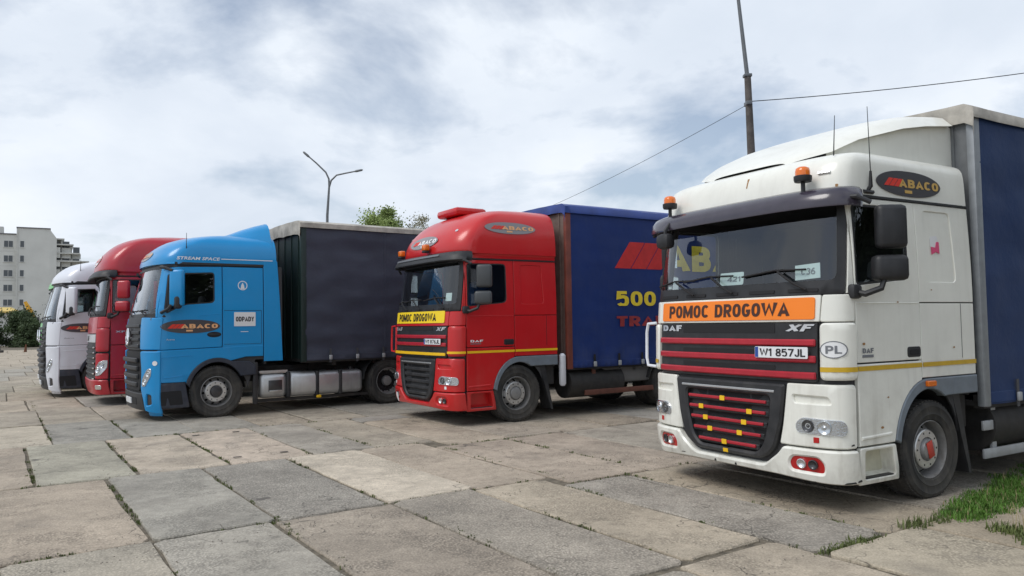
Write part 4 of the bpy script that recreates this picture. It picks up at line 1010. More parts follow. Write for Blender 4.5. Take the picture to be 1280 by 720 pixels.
# ---- ground
def concrete_mat():
    m = bpy.data.materials.new('weathered_concrete'); m.use_nodes = True; t = m.node_tree; p = t.nodes['Principled BSDF']; n_ = t.nodes.new; l = t.links.new
    geo = n_('ShaderNodeNewGeometry'); oi = n_('ShaderNodeObjectInfo')
    addv = n_('ShaderNodeVectorMath'); addv.operation = 'MULTIPLY_ADD'; l(oi.outputs['Random'], addv.inputs[0]); addv.inputs[1].default_value = (37, 53, 11); l(geo.outputs['Position'], addv.inputs[2])
    def nz(s, d=6, r=.6, v=None):
        n = n_('ShaderNodeTexNoise'); n.inputs['Scale'].default_value = s; n.inputs['Detail'].default_value = d; n.inputs['Roughness'].default_value = r; l(v or addv.outputs[0], n.inputs['Vector']); return n.outputs['Fac']
    def mr(s, a, b, c, d):
        r = n_('ShaderNodeMapRange'); l(s, r.inputs[0])
        for i, v in enumerate((a, b, c, d)): r.inputs[i + 1].default_value = v
        return r.outputs[0]
    def mth(op, a, b):
        k = n_('ShaderNodeMath'); k.operation = op
        for i, v in enumerate((a, b)):
            if isinstance(v, (int, float)): k.inputs[i].default_value = v
            else: l(v, k.inputs[i])
        return k.outputs[0]
    big = mr(nz(1.1), .3, .7, .78, 1.20); mid = mr(nz(7, 6, .75), .3, .7, .82, 1.16); fine = mr(nz(60, 3, .7), .3, .7, .74, 1.22)
    vo = n_('ShaderNodeTexVoronoi'); vo.inputs['Scale'].default_value = 44; l(addv.outputs[0], vo.inputs['Vector'])
    peb = mr(vo.outputs['Distance'], .0, .6, 1.34, .66)
    wear = mr(nz(1.3, 8, .68), .50, .56, 0, .7)
    agn = n_('ShaderNodeMath'); agn.operation = 'MULTIPLY_ADD'; agn.use_clamp = True; l(oi.outputs['Alpha'], agn.inputs[0]); agn.inputs[1].default_value = .9; l(wear, agn.inputs[2]); ag = agn.outputs[0]
    pebm = n_('ShaderNodeMix'); pebm.data_type = 'FLOAT'; l(ag, pebm.inputs['Factor']); pebm.inputs['A'].default_value = 1; l(peb, pebm.inputs['B'])
    f = mth('MULTIPLY', mth('MULTIPLY', big, mid), mth('MULTIPLY', fine, pebm.outputs['Result']))
    warm = n_('ShaderNodeVectorMath'); warm.operation = 'MULTIPLY'; l(oi.outputs['Color'], warm.inputs[0]); warm.inputs[1].default_value = (1.18, 1.115, 1.04)
    sc = n_('ShaderNodeVectorMath'); sc.operation = 'SCALE'; l(warm.outputs[0], sc.inputs[0]); l(f, sc.inputs['Scale'])
    # darker damp patches and oil spots
    st = mr(nz(.8, 8, .72), .55, .72, 0, .6)
    mx = n_('ShaderNodeMix'); mx.data_type = 'RGBA'; l(st, mx.inputs['Factor']); l(sc.outputs[0], mx.inputs['A']); mx.inputs['B'].default_value = (.185, .165, .14, 1)
    spot = mr(nz(2.6, 3, .5), .70, .76, 0, .75)
    m2 = n_('ShaderNodeMix'); m2.data_type = 'RGBA'; l(spot, m2.inputs['Factor']); l(mx.outputs['Result'], m2.inputs['A']); m2.inputs['B'].default_value = (.07, .062, .055, 1)
    # hair cracks
    vc = n_('ShaderNodeTexVoronoi'); vc.feature = 'DISTANCE_TO_EDGE'; vc.inputs['Scale'].default_value = .9
    wv = n_('ShaderNodeVectorMath'); wv.operation = 'MULTIPLY_ADD'; nn = n_('ShaderNodeTexNoise'); nn.inputs['Scale'].default_value = 3; l(addv.outputs[0], nn.inputs['Vector']); l(nn.outputs['Color'], wv.inputs[0]); wv.inputs[1].default_value = (.6, .6, .6); l(addv.outputs[0], wv.inputs[2]); l(wv.outputs[0], vc.inputs['Vector'])
    cr = mth('MULTIPLY', mr(vc.outputs['Distance'], .0, .008, .8, 0), mr(nz(.6, 2), .5, .58, 0, 1))
    m3 = n_('ShaderNodeMix'); m3.data_type = 'RGBA'; l(cr, m3.inputs['Factor']); l(m2.outputs['Result'], m3.inputs['A']); m3.inputs['B'].default_value = (.06, .055, .045, 1)
    # pitting
    pit = mth('MULTIPLY', mr(nz(17, 5, .8), .58, .68, 0, .7), mr(nz(1.7, 3), .42, .58, 0, 1))
    m4 = n_('ShaderNodeMix'); m4.data_type = 'RGBA'; l(pit, m4.inputs['Factor']); l(m3.outputs['Result'], m4.inputs['A']); m4.inputs['B'].default_value = (.12, .105, .09, 1)
    l(m4.outputs['Result'], p.inputs['Base Color']); p.inputs['Roughness'].default_value = .88
    h = mth('ADD', mth('MULTIPLY', nz(35, 5, .7), .5), mth('MULTIPLY', mth('MULTIPLY', vo.outputs['Distance'], -1.2), ag)); h = mth('SUBTRACT', h, mth('MULTIPLY', pit, .6)); h = mth('SUBTRACT', h, mth('MULTIPLY', cr, 1.0))
    b = n_('ShaderNodeBump'); b.inputs['Strength'].default_value = .55; b.inputs['Distance'].default_value = .012; l(h, b.inputs['Height']); l(b.outputs[0], p.inputs['Normal'])
    return m
CONC = concrete_mat()
SOIL = mat('joint_soil', (.135, .115, .085), .95, noise=.4, nscale=9, bump=.8, bscale=30)
EARTH = mat('dry_trodden_earth', (.23, .20, .15), .95, noise=.3, nscale=.35, bump=.6, bscale=5)
MOSS = mat('joint_moss', (.075, .082, .032), .95, noise=.5, nscale=12)
g = MB(); Rg = 1400; g.add([(-Rg, -Rg, -.055), (Rg, -Rg, -.055), (Rg, Rg, -.055), (-Rg, Rg, -.055)], [(0, 1, 2, 3)])
gr = g.build('ground', EARTH, smooth=False); gr['kind'] = 'structure'
pav = bpy.data.objects.new('slab_pavement', None); C.objects.link(pav); pav['kind'] = 'structure'
A_ = R_(34.5); TX = Vector((math.cos(A_), math.sin(A_))); LX = Vector((math.sin(A_), -math.cos(A_)))
def tl(t, l): v = TX * t + LX * l; return v.x, v.y
rnd = random.Random(11)
PALE = [(.350, .318, .268), (.36, .325, .275), (.34, .312, .268), (.315, .290, .245), (.375, .338, .280), (.315, .298, .262), (.285, .275, .248), (.345, .308, .255), (.36, .317, .262), (.295, .29, .272)]
rows_ = [(-.75, -3.85), (-3.88, -6.9), (-6.9, -10.1), (-10.1, -13.55), (-13.55, -16.5)]
while rows_[-1][1] > -78: rows_.append((rows_[-1][1], rows_[-1][1] - 3.05 - rnd.uniform(-.08, .08)))
known = {0: [5.11], 1: [.03, 1.09, 2.08, 3.24, 4.18, 5.09], 2: [.03, 1.10, 2.14, 3.22, 4.25, 5.22], 3: [-.65, .39, 1.46, 2.54, 3.62, 4.55, 5.5], 4: [-1.32, -.3, .76, 1.86, 2.87, 3.93, 4.9, 5.95]}
rowsR = [(-.35, -3.40), (-3.40, -6.5), (-6.5, -9.62), (-9.62, -12.9)]
knownR = {0: [5.12, 6.4], 1: [5.09, 6.04, 7.1], 2: [5.22, 6.43, 7.5, 8.5], 3: [5.5, 6.55, 7.6]}
COLS = {(2, 1.10): (.285, .28, .255, .2), (2, 2.14): (.30, .29, .265, 1.), (2, 3.22): (.44, .405, .345, 0.), (2, 4.25): (.35, .31, .26, .1), (2, .03): (.335, .295, .245, .35), (1, .03): (.34, .32, .275, .5), (1, 1.09): (.315, .305, .275, .2), (1, 2.08): (.30, .27, .23, .45), (1, 3.24): (.315, .295, .26, .75), (1, 4.18): (.37, .335, .275, .1),
        (3, -.65): (.34, .30, .25, 0), (3, .39): (.30, .295, .25, 0), (3, 1.46): (.385, .345, .29, 0), (3, 2.54): (.40, .352, .30, 0), (3, 3.62): (.31, .295, .265, .2), (4, -.3): (.40, .37, .31, 0), (4, .76): (.275, .272, .25, .3), (4, 1.86): (.285, .28, .255, .2)}
COLR = {(1, 5.09): (.335, .32, .29, .7), (1, 6.04): (.325, .29, .235, .3), (2, 5.22): (.335, .295, .25, .1), (2, 6.43): (.345, .305, .26, .1), (0, 5.12): (.36, .33, .27, .2), (0, 6.4): (.31, .275, .22, .3)}
slabs = []
def row_slabs(l0, l1, ts, tmin, tmax, tag_, cols, skew=True):
    ts = list(ts)
    if not ts: ts = [rnd.uniform(0, 1)]
    while ts[0] > tmin: ts.insert(0, ts[0] - 1.06 - rnd.uniform(-.04, .04))
    while ts[-1] < tmax: ts.append(ts[-1] + 1.06 + rnd.uniform(-.04, .04))
    for a, b in zip(ts, ts[1:]):
        if b > tmax + .6 or a < tmin - 1.2: continue
        c = cols.get((tag_, a)) or (*rnd.choice(PALE), rnd.choice([0, 0, .15, .3, .6]))
        slabs.append((a, b, l0, l1, c))
for i, (l0, l1) in enumerate(rows_):
    half = 6 + abs(l1) * .95; far = abs(l1) > 14
    tmax = 5.11 if i == 0 else 5.09 if i < 3 else (5.5 if i == 3 else 26)
    row_slabs(l0, l1, known.get(i, [rnd.uniform(-.5, .5)]), -half * 1.2, tmax if i < 4 else min(26, half), i, COLS)
for i, (l0, l1) in enumerate(rowsR): row_slabs(l0, l1, knownR[i], knownR[i][0], 16, i, COLR)
row_slabs(-12.9, -13.56, [5.5], 5.5, 16, 9, {})
vis = []
for s_ in slabs:
    a, b, l0, l1, c = s_
    x, y = tl((a + b) / 2, (l0 + l1) / 2)
    if y < .3 or abs(x) > (y + 3.5) * .80 + 1.5 or y > 78 or (y > 30 and x > -6): continue
    vis.append((math.hypot(x, y), s_))
vis.sort(key=lambda q: q[0])
def slab_geo(a, b, l0, l1, r, near, first):
    if l0 < l1: l0, l1 = l1, l0
    g_ = .008 + r.uniform(0, .012); n = 9 if near else 1; P_ = []
    cs = [(a + g_, l1 + g_), (b - g_, l1 + g_), (b - g_, l0 - g_), (a + g_, l0 - g_)]
    sh = r.uniform(-.015, .015)
    cs = [(t + (sh if l == cs[0][1] else 0) + r.uniform(-.008, .008), l + r.uniform(-.015, .015)) for t, l in cs]
    ch = r.uniform(.02, .07)
    for i in range(4):
        p, q, o = Vector(cs[i]), Vector(cs[(i + 1) % 4]), Vector(cs[i - 1])
        c1 = r.choice([.02, .03, .06, .10]) * (1 if near else .6)
        P_.append(p + (o - p).normalized() * c1 * r.uniform(.6, 1.2)); P_.append(p + (q - p).normalized() * c1 * r.uniform(.6, 1.2))
        nn = Vector((-(q - p).y, (q - p).x)).normalized()
        for k in range(1, n): P_.append(p.lerp(q, k / n + r.uniform(-.04, .04)) + nn * (r.uniform(0, 1) ** 2 * .020))
    tz = r.uniform(-.006, .010); sx, sy = r.uniform(-.004, .004), r.uniform(-.003, .003)
    cen = Vector(((a + b) / 2, (l0 + l1) / 2)); m_ = len(P_)
    top = []; mid = []; bot = []
    for p in P_:
        d = (cen - p).normalized() * .012; q = p + d
        z = tz + sx * (p.x - cen.x) + sy * (p.y - cen.y)
        top.append((*tl(*q), z)); mid.append((*tl(*p), z - .012)); bot.append((*tl(*p), -.10))
    V = top + mid + bot; Fc = [tuple(range(m_))]
    for i in range(m_):
        j = (i + 1) % m_; Fc.append((i, i + m_, j + m_, j)); Fc.append((i + m_, i + 2 * m_, j + 2 * m_, j + m_))
    return V, Fc
far = MB()
for k, (d, s_) in enumerate(vis):
    V, Fc = slab_geo(*s_[:4], rnd, d < 22, k == 0)
    x, y = tl((s_[0] + s_[1]) / 2, (s_[2] + s_[3]) / 2)
    if k < 298:
        me = mesh('concrete_slab', [(vx - x, vy - y, vz) for vx, vy, vz in V], Fc, CONC, False)
        bm = bmesh.new(); bm.from_mesh(me); bmesh.ops.recalc_face_normals(bm, faces=bm.faces[:]); bm.to_mesh(me); bm.free()
        o = link('concrete_slab', me, pav, (x, y, 0)); o.color = s_[4]
    else: far.add(V, Fc)
o = far.build('distant_slabs', CONC, pav, smooth=False, fix=True); o['kind'] = 'stuff'; o.color = (.36, .325, .27, .1)
# lifting slots cast into one pale slab
for (t, l) in ((2.72, -13.1), (3.35, -13.1), (2.72, -10.55), (3.35, -10.55)):
    x, y = tl(t, l); MB().box(-.055, -.024, 0, .055, .024, .003).build('lifting_slot', SOFTBLACK, pav, (x, y, .0105), smooth=False).rotation_euler = (0, 0, A_)
so2 = MB(); so2.add([(-90, -2, -.016), (40, -2, -.016), (40, 80, -.016), (-90, 80, -.016)], [(0, 1, 2, 3)]); o = so2.build('joint_soil', SOIL, pav, smooth=False)

# ---- grass, weeds and moss
GRS = mat('grass_blades', (.085, .185, .022), .7, noise=.35, nscale=3); GRS2 = mat('weed_leaves', (.095, .12, .035), .8, noise=.4, nscale=5); DRY = mat('dry_stalks', (.30, .25, .13), .9)
def blades(name, spots, m, label, cat, h, w_=.006, seed=3):
    r = random.Random(seed); V = []; Fc = []
    for (x, y, n, rad, hs) in spots:
        for k in range(n):
            a = r.uniform(0, 2 * PI); q = r.random() ** .6 * rad; px_, py_ = x + q * math.cos(a), y + q * math.sin(a)
            hh = h * hs * r.uniform(.35, 1.1); b = r.uniform(0, 2 * PI); ln = r.uniform(.1, .75) * hh; ww = w_ * r.uniform(.6, 1.4)
            dx, dy = math.cos(b), math.sin(b); c = len(V)
            V += [(px_ - dy * ww, py_ + dx * ww, -.03), (px_ + dy * ww, py_ - dx * ww, -.03), (px_ + dy * ww * .8 + dx * ln * .35, py_ - dx * ww * .8 + dy * ln * .35, hh * .6), (px_ - dy * ww * .8 + dx * ln * .35, py_ + dx * ww * .8 + dy * ln * .35, hh * .6), (px_ + dx * ln, py_ + dy * ln, hh)]
            Fc += [(c, c + 1, c + 2, c + 3), (c + 3, c + 2, c + 4)]
    o = link(name, mesh(name, V, Fc, m, False)); o['kind'] = 'stuff'; return tag(o, label, cat)
r = random.Random(5); sp = []
for k in range(560):     # wedge of grass by the white truck, carrying on out of the frame
    u = r.random(); cx_, cy_ = 3.80 + 3.6 * u, 6.62 + 2.7 * u; wdt = .10 + .34 * min(u * 2.2, 1.25)
    v = r.uniform(-1, 1); sp.append((cx_ + .30 * v * wdt * 1.6 + r.uniform(-.05, .05), cy_ - .75 * v * wdt * 1.0 + r.uniform(-.05, .05), r.randint(20, 60), .12, .45 + .7 * r.random() ** 2))
blades('grass_patch', sp, GRS, 'bright green grass growing over the slabs beside the front wheel of the white truck', 'grass', .07, .0042)
sp2 = [(a_ + r.uniform(-.08, .08), b_ + r.uniform(-.08, .08), 2, .14, .8) for a_, b_, *_ in sp[::2]]
blades('dry_grass', sp2, DRY, 'dry yellowed blades mixed into the grass beside the front wheel of the white truck', 'dry grass', .11, .003, 31)
sp = [(3.92 + .95 * r.random(), 5.82 + .45 * r.random(), 26, .10, .6 + .5 * r.random()) for k in range(90)]
blades('grass_tuft', sp, GRS2, 'thin scruffy grass tuft with dry stalks at the lower right of the pavement', 'grass', .085, seed=8)
sp = [(4.0 + .5 * r.random(), 5.95 + .25 * r.random(), 1, .08, 1.) for k in range(34)]
blades('dry_stalks', sp, DRY, 'tall dry straw coloured stalks standing in the scruffy grass tuft', 'dry grass', .27, .0025, 9)
sp = []
def along(p, q, dens, rad, hs, jit=.02):
    p = Vector(p); q = Vector(q); L_ = (q - p).length; n = int(L_ * dens)
    for k in range(n):
        t = r.random(); 
        if mnoise.noise(Vector((p.x + t * L_ * 1.3, p.y * 3, 4))) < -.02: continue
        v = p.lerp(q, t); x, y = tl(v.x, v.y); sp.append((x + r.gauss(0, jit), y + r.gauss(0, jit), r.randint(3, 9), rad, hs * r.uniform(.3, 1.0)))
for (t, l0, l1) in ((1.10, -9.9, -5.6), (2.14, -10, -5.3), (3.22, -9.9, -6.9), (3.28, -6.8, -4.2), (4.22, -9.7, -7.0), (4.18, -6.6, -4.2), (5.3, -9.5, -6.7), (5.1, -6.5, -3.6), (6.43, -9.6, -6.6), (2.54, -13.4, -10.2), (.39, -13.4, -10.3), (1.46, -13.2, -10.2), (3.62, -13.3, -10.2), (1.86, -16.3, -13.7), (.76, -22, -13.6), (6.04, -6.4, -3.5), (4.55, -13, -10)):
    along((t, l0), (t, l1), 16, .03, .34)
for (l, t0, t1) in ((-6.9, .0, 5.0), (-10.1, -.6, 5.3), (-13.55, -1, 5), (-6.5, 5.1, 7.2), (-3.42, 5.0, 8.2), (-9.6, 5.4, 7.5)): along((t0, l), (t1, l), 13, .03, .34)
along((5.15, -3.41), (6.9, -3.39), 60, .05, .55, .025); along((5.3, -3.42), (6.1, -3.35), 40, .06, .7, .03)
sp += [(x_, y_, 60, .10, 1.0) for x_, y_ in ((3.30, 6.36), (3.42, 6.44), (3.62, 6.52), (2.55, 5.55), (2.72, 5.45), (2.85, 5.36), (2.35, 5.75))][:3]
blades('joint_weeds', sp, GRS2, 'small green weeds sprouting along the joints between the concrete slabs', 'weeds', .075, .005, 4)
# crumbs and pebbles in and beside the joints
PEB = mat('loose_grit', (.20, .18, .15), .9, noise=.4, nscale=30)
r = random.Random(9); m = MB()
for k in range(2600):
    t = r.choice((1.1, 2.12, 3.22, 4.2, 5.12, 6.05, 6.43, r.uniform(0, 8))); l = r.uniform(-13, -3.2)
    if r.random() < .5: l = r.choice((-6.9, -10.1, -3.42, -6.5)); t = r.uniform(-1, 8)
    x, y = tl(t + r.gauss(0, .05), l + r.gauss(0, .05)); s_ = r.uniform(.002, .009); z = .004 + s_ * .3
    m.add([(x - s_, y, z), (x, y - s_ * .8, z), (x + s_, y, z), (x, y + s_ * .9, z), (x, y, z + s_ * .9)], [(0, 1, 4), (1, 2, 4), (2, 3, 4), (3, 0, 4)])
o = m.build('loose_grit', PEB, smooth=False); o['kind'] = 'stuff'; tag(o, 'loose grit and concrete crumbs scattered along the slab joints', 'grit')

# ---- the trucks
W_ROOF = Body([(2.90, 1.19), (3.05, 1.165), (3.17, 1.13), (3.25, 1.08), (3.30, .99), (3.335, .84), (3.36, .66)], [(2.90, 1.216), (3.17, 1.203), (3.25, 1.19), (3.30, 1.155), (3.335, 1.09), (3.36, .98)], d=.27, n=3.3)
R_ROOF = Body([(2.90, 1.19), (2.96, 1.18), (2.98, 1.25), (3.05, 1.27), (3.2, 1.24), (3.35, 1.16), (3.5, 1.03), (3.64, .86), (3.75, .63), (3.82, .36), (3.85, .05)],
              [(2.90, 1.215), (2.96, 1.215), (2.985, 1.245), (3.1, 1.245), (3.3, 1.235), (3.45, 1.21), (3.60, 1.165), (3.71, 1.10), (3.79, .98), (3.85, .75)], d=.45, n=2.4)
WZ = [2.90, 2.97, 3.05, 3.12, 3.17, 3.21, 3.25, 3.28, 3.30, 3.32, 3.335, 3.35, 3.36]
RZ = [2.90, 2.955, 2.97, 2.985, 3.02, 3.05, 3.12, 3.2, 3.28, 3.35, 3.42, 3.5, 3.56, 3.62, 3.67, 3.71, 3.75, 3.79, 3.82, 3.84, 3.85]
VIS = dict(sec=[(2.965, .02), (2.955, .09), (2.925, .155), (2.87, .185), (2.80, .19), (2.765, .18), (2.775, .165), (2.86, .10), (2.92, .02)], lift=.0)
# white tow truck
oW, rW = place(3.351, 8.39, -149.8)
tw = thing('tractor_unit', 'cream white truck cab with orange POMOC DROGOWA sign and two amber beacons, nearest the camera', 'truck', oW, rW, 'parked haulage trucks')
cfgW = dict(paint=WHITE, fender=GREYFEN, stepmat=WHITE, stepin=CREAM, stripe=(1.275, 1.318), stripemat=OCHRE, sign=(-1.0, 1.748, 1.03, 1.95), signmat=ORANGE, signtext=.14, signr=.10,
            grooves=((1.67, .09), (1.44, .05), (1.30, .04)), bars=(1.535, 1.385, 1.235), barmat=REDBAR, logo=SILV, plate=(.42, 1.39, .98, 1.495), platetext='W1 857JL', redslats=True, fogmat=REDLENS,
            stickers_front=True, roof=W_ROOF, roofz=WZ, visor=VIS, visormat=VISOR, mirror=BLACK, cap=REDCAP, railmat=CWHITE, wx=-.09, wscale=.94)
daf_tractor(tw, cfgW)
LSd = DAF.side(1)
badge(lambda x, z: W_ROOF.P(W_ROOF.side_u(x, z), z), .60, 2.925, -.44, 3.175, tw, BADGE, GOLD, off=.010)
lettering('DAF', LSd, .95, 1.435, .79, 1.48, GREYL, tw, off=.012, bold=.04)
panel('model_strip', [(.95, 1.395), (.79, 1.395), (.79, 1.42), (.95, 1.42)], LSd, GREYL, tw, off=.010, th=.003, bev=0, step=.3)
st = panel('white_sticker', roundp([(-.20, 2.43), (-.20, 2.55), (-.33, 2.56), (-.33, 2.46)], .03), LSd, STICKW, tw, off=.0, th=.003, bev=0, step=.3)
panel('pink_sticker', roundp([(-.21, 2.37), (-.21, 2.45), (-.28, 2.44), (-.30, 2.50), (-.345, 2.50), (-.345, 2.38), (-.29, 2.40)], .01), LSd, STICKP, tw, off=.003, th=.003, bev=0, step=.3)
panel('marker_lamp', rrect(-.12, 1.085, .02, 1.14, .015), LSd, AMBER, tw, off=.05, th=.03, bev=.006)
# air deflector on the roof
stn = [(.97, 3.33, 3.30, .50), (.92, 3.375, 3.325, .68), (.78, 3.455, 3.37, .88), (.5, 3.60, 3.50, .98), (.2, 3.73, 3.58, 1.04), (-.1, 3.83, 3.66, 1.07), (-.45, 3.91, 3.72, 1.09), (-.92, 3.965, 3.775, 1.10)]
g = []
for x, zt, zl, hw_ in stn:
    rw = [Vector((x, -hw_ + .05, zl))]
    for k in range(23):
        t = -1 + k / 11; rw.append(Vector((x - .12 * (1 - t * t) * 0, t * hw_, zl + (zt - zl) * (1 - abs(t) ** 5) ** .6 if abs(t) < 1 else zl)))
    rw.append(Vector((x, hw_ - .05, zl))); g.append(rw)
m = MB().sheet(g); m.add([v + Vector((0, 0, 0)) for v in g[-1]], [tuple(range(len(g[-1])))]); de = m.build('roof_deflector', WHITE, tw, ang=45, fix=True)
g2 = [[Vector((x, s * (hw_ - .06), z)) for z in (3.30, zl + .01)] for s in (1,) for x, zt, zl, hw_ in stn[2:] + [(-1.02, 0, 3.76, 1.09)]]
for s in (1, -1): MB().sheet([[Vector((v.x, s * v.y, v.z)) for v in rr_] for rr_ in g2]).build('deflector_side_wing', WHITE, de)
for s in (1, -1): MB().box(-1.04, s * 1.03 - .02, 3.32, -1.0, s * 1.03 + .02, 3.76, bev=.01).build('wing_edge', WHITE, de)
for (u, xo) in ((.92, .10), (-.90, .10)):
    p, n = outn(DAF.P, u, 2.95); beacon(tw, p + n * .12 + Vector((0, 0, .055)))
p, n = outn(W_ROOF.P, 1.02, 3.13); panel('roof_marker_lamp', rrect(1.0, 3.10, 1.12, 3.125, .01), W_ROOF.P, REFL, tw, off=.02, th=.02, bev=.004)
for k, (u, z, l_) in enumerate(((.15, 3.20, .10), (1.18, 2.99, .09))):
    panel('rust_streak', roundp([(u - .007, z - l_), (u + .007, z - l_), (u + .014, z), (u - .012, z)], .005), W_ROOF.P, REDOX, tw, off=.002, th=.002, bev=0)
MB().tube([(.98, 1.05, 3.28), (.96, 1.06, 3.66)], [.006, .003], 5).build('antenna', BLACK, tw)
MB().tube([(.73, 1.20, 2.93), (.72, 1.24, 2.98), (.73, 1.25, 3.12)], [.022, .02, .012], 6).tube([(.73, 1.25, 3.1), (.76, 1.26, 3.72)], [.005, .003], 5).tube([(.80, 1.22, 2.93), (.66, 1.22, 2.93)], .02, 6).build('antenna', BLACK, tw)
# scuffs and towing slots low on the bumper
for uu_, zz_, w_, h_ in ((1.22, .292, .10, .018), (1.33, .30, .05, .022), (.95, .287, .05, .008), (-.70, .34, .07, .010), (1.30, .62, .03, .02), (-.2, .315, .03, .03), (.08, .315, .03, .03)):
    panel('scuff_mark', roundp([(uu_, zz_), (uu_ + w_, zz_ + .004), (uu_ + w_ * .9, zz_ + h_), (uu_ + w_ * .2, zz_ + h_ * .7)], .004), DAF.P, BLACK, tw, off=.0365, th=.003, bev=0, step=.05)
for xx_, zz_, w_ in ((.93, 1.52, .02), (.40, 1.9, .012), (-.5, 1.45, .015), (.7, .75, .02), (.60, 1.02, .012), (-.15, 2.02, .01)):
    panel('paint_chip', ell(xx_, zz_, w_, w_ * .6, 7), LSd, REDOX, tw, off=.0145, th=.003, bev=0, step=.1)
# far side camera mirror above the windscreen, cards behind the glass
p, n = outn(DAF.P, -.80, 2.72)
a = MB().tube([p + n * .15 + Vector((0, 0, .10)), p + n * .22 + Vector((0, 0, .0)), p + n * .22 + Vector((0, 0, -.05))], .02, 6); q = p + n * .22
a.box(q.x - .07, q.y - .10, q.z - .20, q.x + .07, q.y + .10, q.z - .03, bev=.05); a.build('kerb_mirror', BLACK, tw)
c1 = panel('windscreen_card', rrect(-.14, 2.115, .18, 2.245, .02), DAF.P, PAPER, tw, off=-.03, th=.004, bev=0); lettering('421', DAF.P, -.04, 2.15, .14, 2.20, GREYL, c1, off=-.026, bold=.0)
c2 = panel('windscreen_card', [(.80, 2.12), (1.05, 2.135), (1.04, 2.275), (.79, 2.26)], DAF.P, PAPER, tw, off=-.03, th=.004, bev=0); lettering('C36', DAF.P, .86, 2.17, 1.0, 2.23, GREYL, c2, off=-.026, bold=.0)
panel('windscreen_card', rrect(-1.0, 2.12, -.93, 2.15, .005), DAF.P, PAPER, tw, off=-.03, th=.004, bev=0)

for r_root in (tw,):
    for k, (cm, yy) in enumerate(((REDLENS, -.25), (YTAPE, -.05), (SOFTBLACK, .2))):
        pts = [(-.93 - .10 * math.sin(t_ / 14 * PI) + .03 * math.sin(t_ * 2.1), yy + .12 * t_ / 14 + .03 * math.cos(t_ * 2.1), 1.95 - .55 * math.sin(t_ / 14 * PI)) for t_ in range(15)]
        if r_root is tw: MB().tube(pts, .016, 6).build('air_hose', cm, r_root)
tr1 = thing('semi_trailer', 'long plain blue curtain trailer under a dirty beige roof tarp, behind the cream white truck', 'trailer', back(oW, rW, 1.00), rW, 'curtain-sided trailers')
trailer(tr1, dict(zb=.84, curtain=CURT_B, wall=mat('grey_front_wall', (.17, .18, .19), .6, noise=.1), post=mat('dull_grey_post', (.27, .29, .31), .5, metal=.3, noise=.1), rail=ALUM, raeve=CHASSIS, cover=TARP, guard=ALUM, guards=[(-.02, -2.6), (-3.6, -8.2)], gz=(.33, .62), seed=2, flap=.20, lip=.11, pleat=.03, fold=.016, strapmat=CURT_G))
MB().box(-1.2, .8, .38, -.45, 1.15, .78, bev=.02).build('battery_box', BLACK, tr1)

# red tow truck in the middle
oR, rR = place(-.602, 14.527, -147.4)
tr = thing('tractor_unit', 'bright red truck cab with yellow POMOC DROGOWA sign and a domed roof', 'truck', oR, rR, 'parked haulage trucks')
VISR = dict(sec=[(3.02, .03), (3.0, .13), (2.93, .19), (2.86, .20), (2.84, .18), (2.90, .10), (2.95, .02)], lift=.0)
cfgR = dict(paint=RED, fender=GREYFEN, stripe=(1.245, 1.285), stripemat=YTAPE, sign=(-1.02, 1.775, .98, 1.985), signmat=YELLOW, signtext=.19, signr=.05, grooves=((1.68, .07), (1.44, .06), (1.32, .05)), bars=(1.535, 1.40), barmat=REDBAR,
            stripebar=1.235, logo=SILV, plate=(.38, 1.40, .93, 1.50), platetext='W1 876JL', roof=R_ROOF, roofz=RZ, visor=VISR, visormat=BLACK, mirror=mat('dark_grey_mirror', (.06, .065, .07), .45), stepmat=RED, strip=BRIGHT)
daf_tractor(tr, cfgR)
badge(lambda x, z: R_ROOF.P(R_ROOF.side_u(x, z), z), .62, 3.35, -.46, 3.56, tr, BADGEG, SALMON, off=.012)
badge(R_ROOF.P, -.55, 3.14, .55, 3.36, tr, BADGEG, LETW, off=.012)
lettering('DAF', LSd, .95, 1.435, .70, 1.475, LETW, tr, off=.012, bold=.03); panel('model_strip', [(.95, 1.40), (.74, 1.40), (.74, 1.415), (.95, 1.415)], LSd, GREYL, tr, off=.010, th=.003, bev=0, step=.3)
MB().box(.05, -.45, 3.78, .72, .36, 3.93, bev=.06).build('roof_horn_box', RED, tr)
for u in (-.95, .32):
    p, n = outn(R_ROOF.P, u, 3.06); beacon(tr, p + n * .07 + Vector((0, 0, .0)), box=True)
for u in (-.9, .95): panel('roof_marker_lamp', ell(u, 3.40, .035, .022, 12), R_ROOF.P, REFL, tr, off=.008, th=.008, bev=0)
panel('windscreen_card', rrect(.90, 2.16, 1.06, 2.30, .01), DAF.P, PAPER, tr, off=-.03, th=.004, bev=0)
panel('visor_strip', rrect(-.9, 2.90, .85, 2.935, .01), DAF.P, GREYL, tr, off=.195, th=.01, bev=.002)
MB().tube([(-1.02, 1.22, .58), (-1.02, 1.22, .62), (-1.02, 1.22, 1.14), (-1.02, 1.22, 1.18)], [.04, .065, .065, .03], 14).build('white_canister', CWHITE, tr)
panel('emblem_sticker', ell(-.93, .39, .07, .085, 18), DAF.P, LETW, tr, off=.04, th=.003, bev=0, step=.2)
d = MB().box(-.05, -.28, 1.9, .35, .30, 2.55, bev=.12); d.build('hanging_jacket', PERSONB, tr)

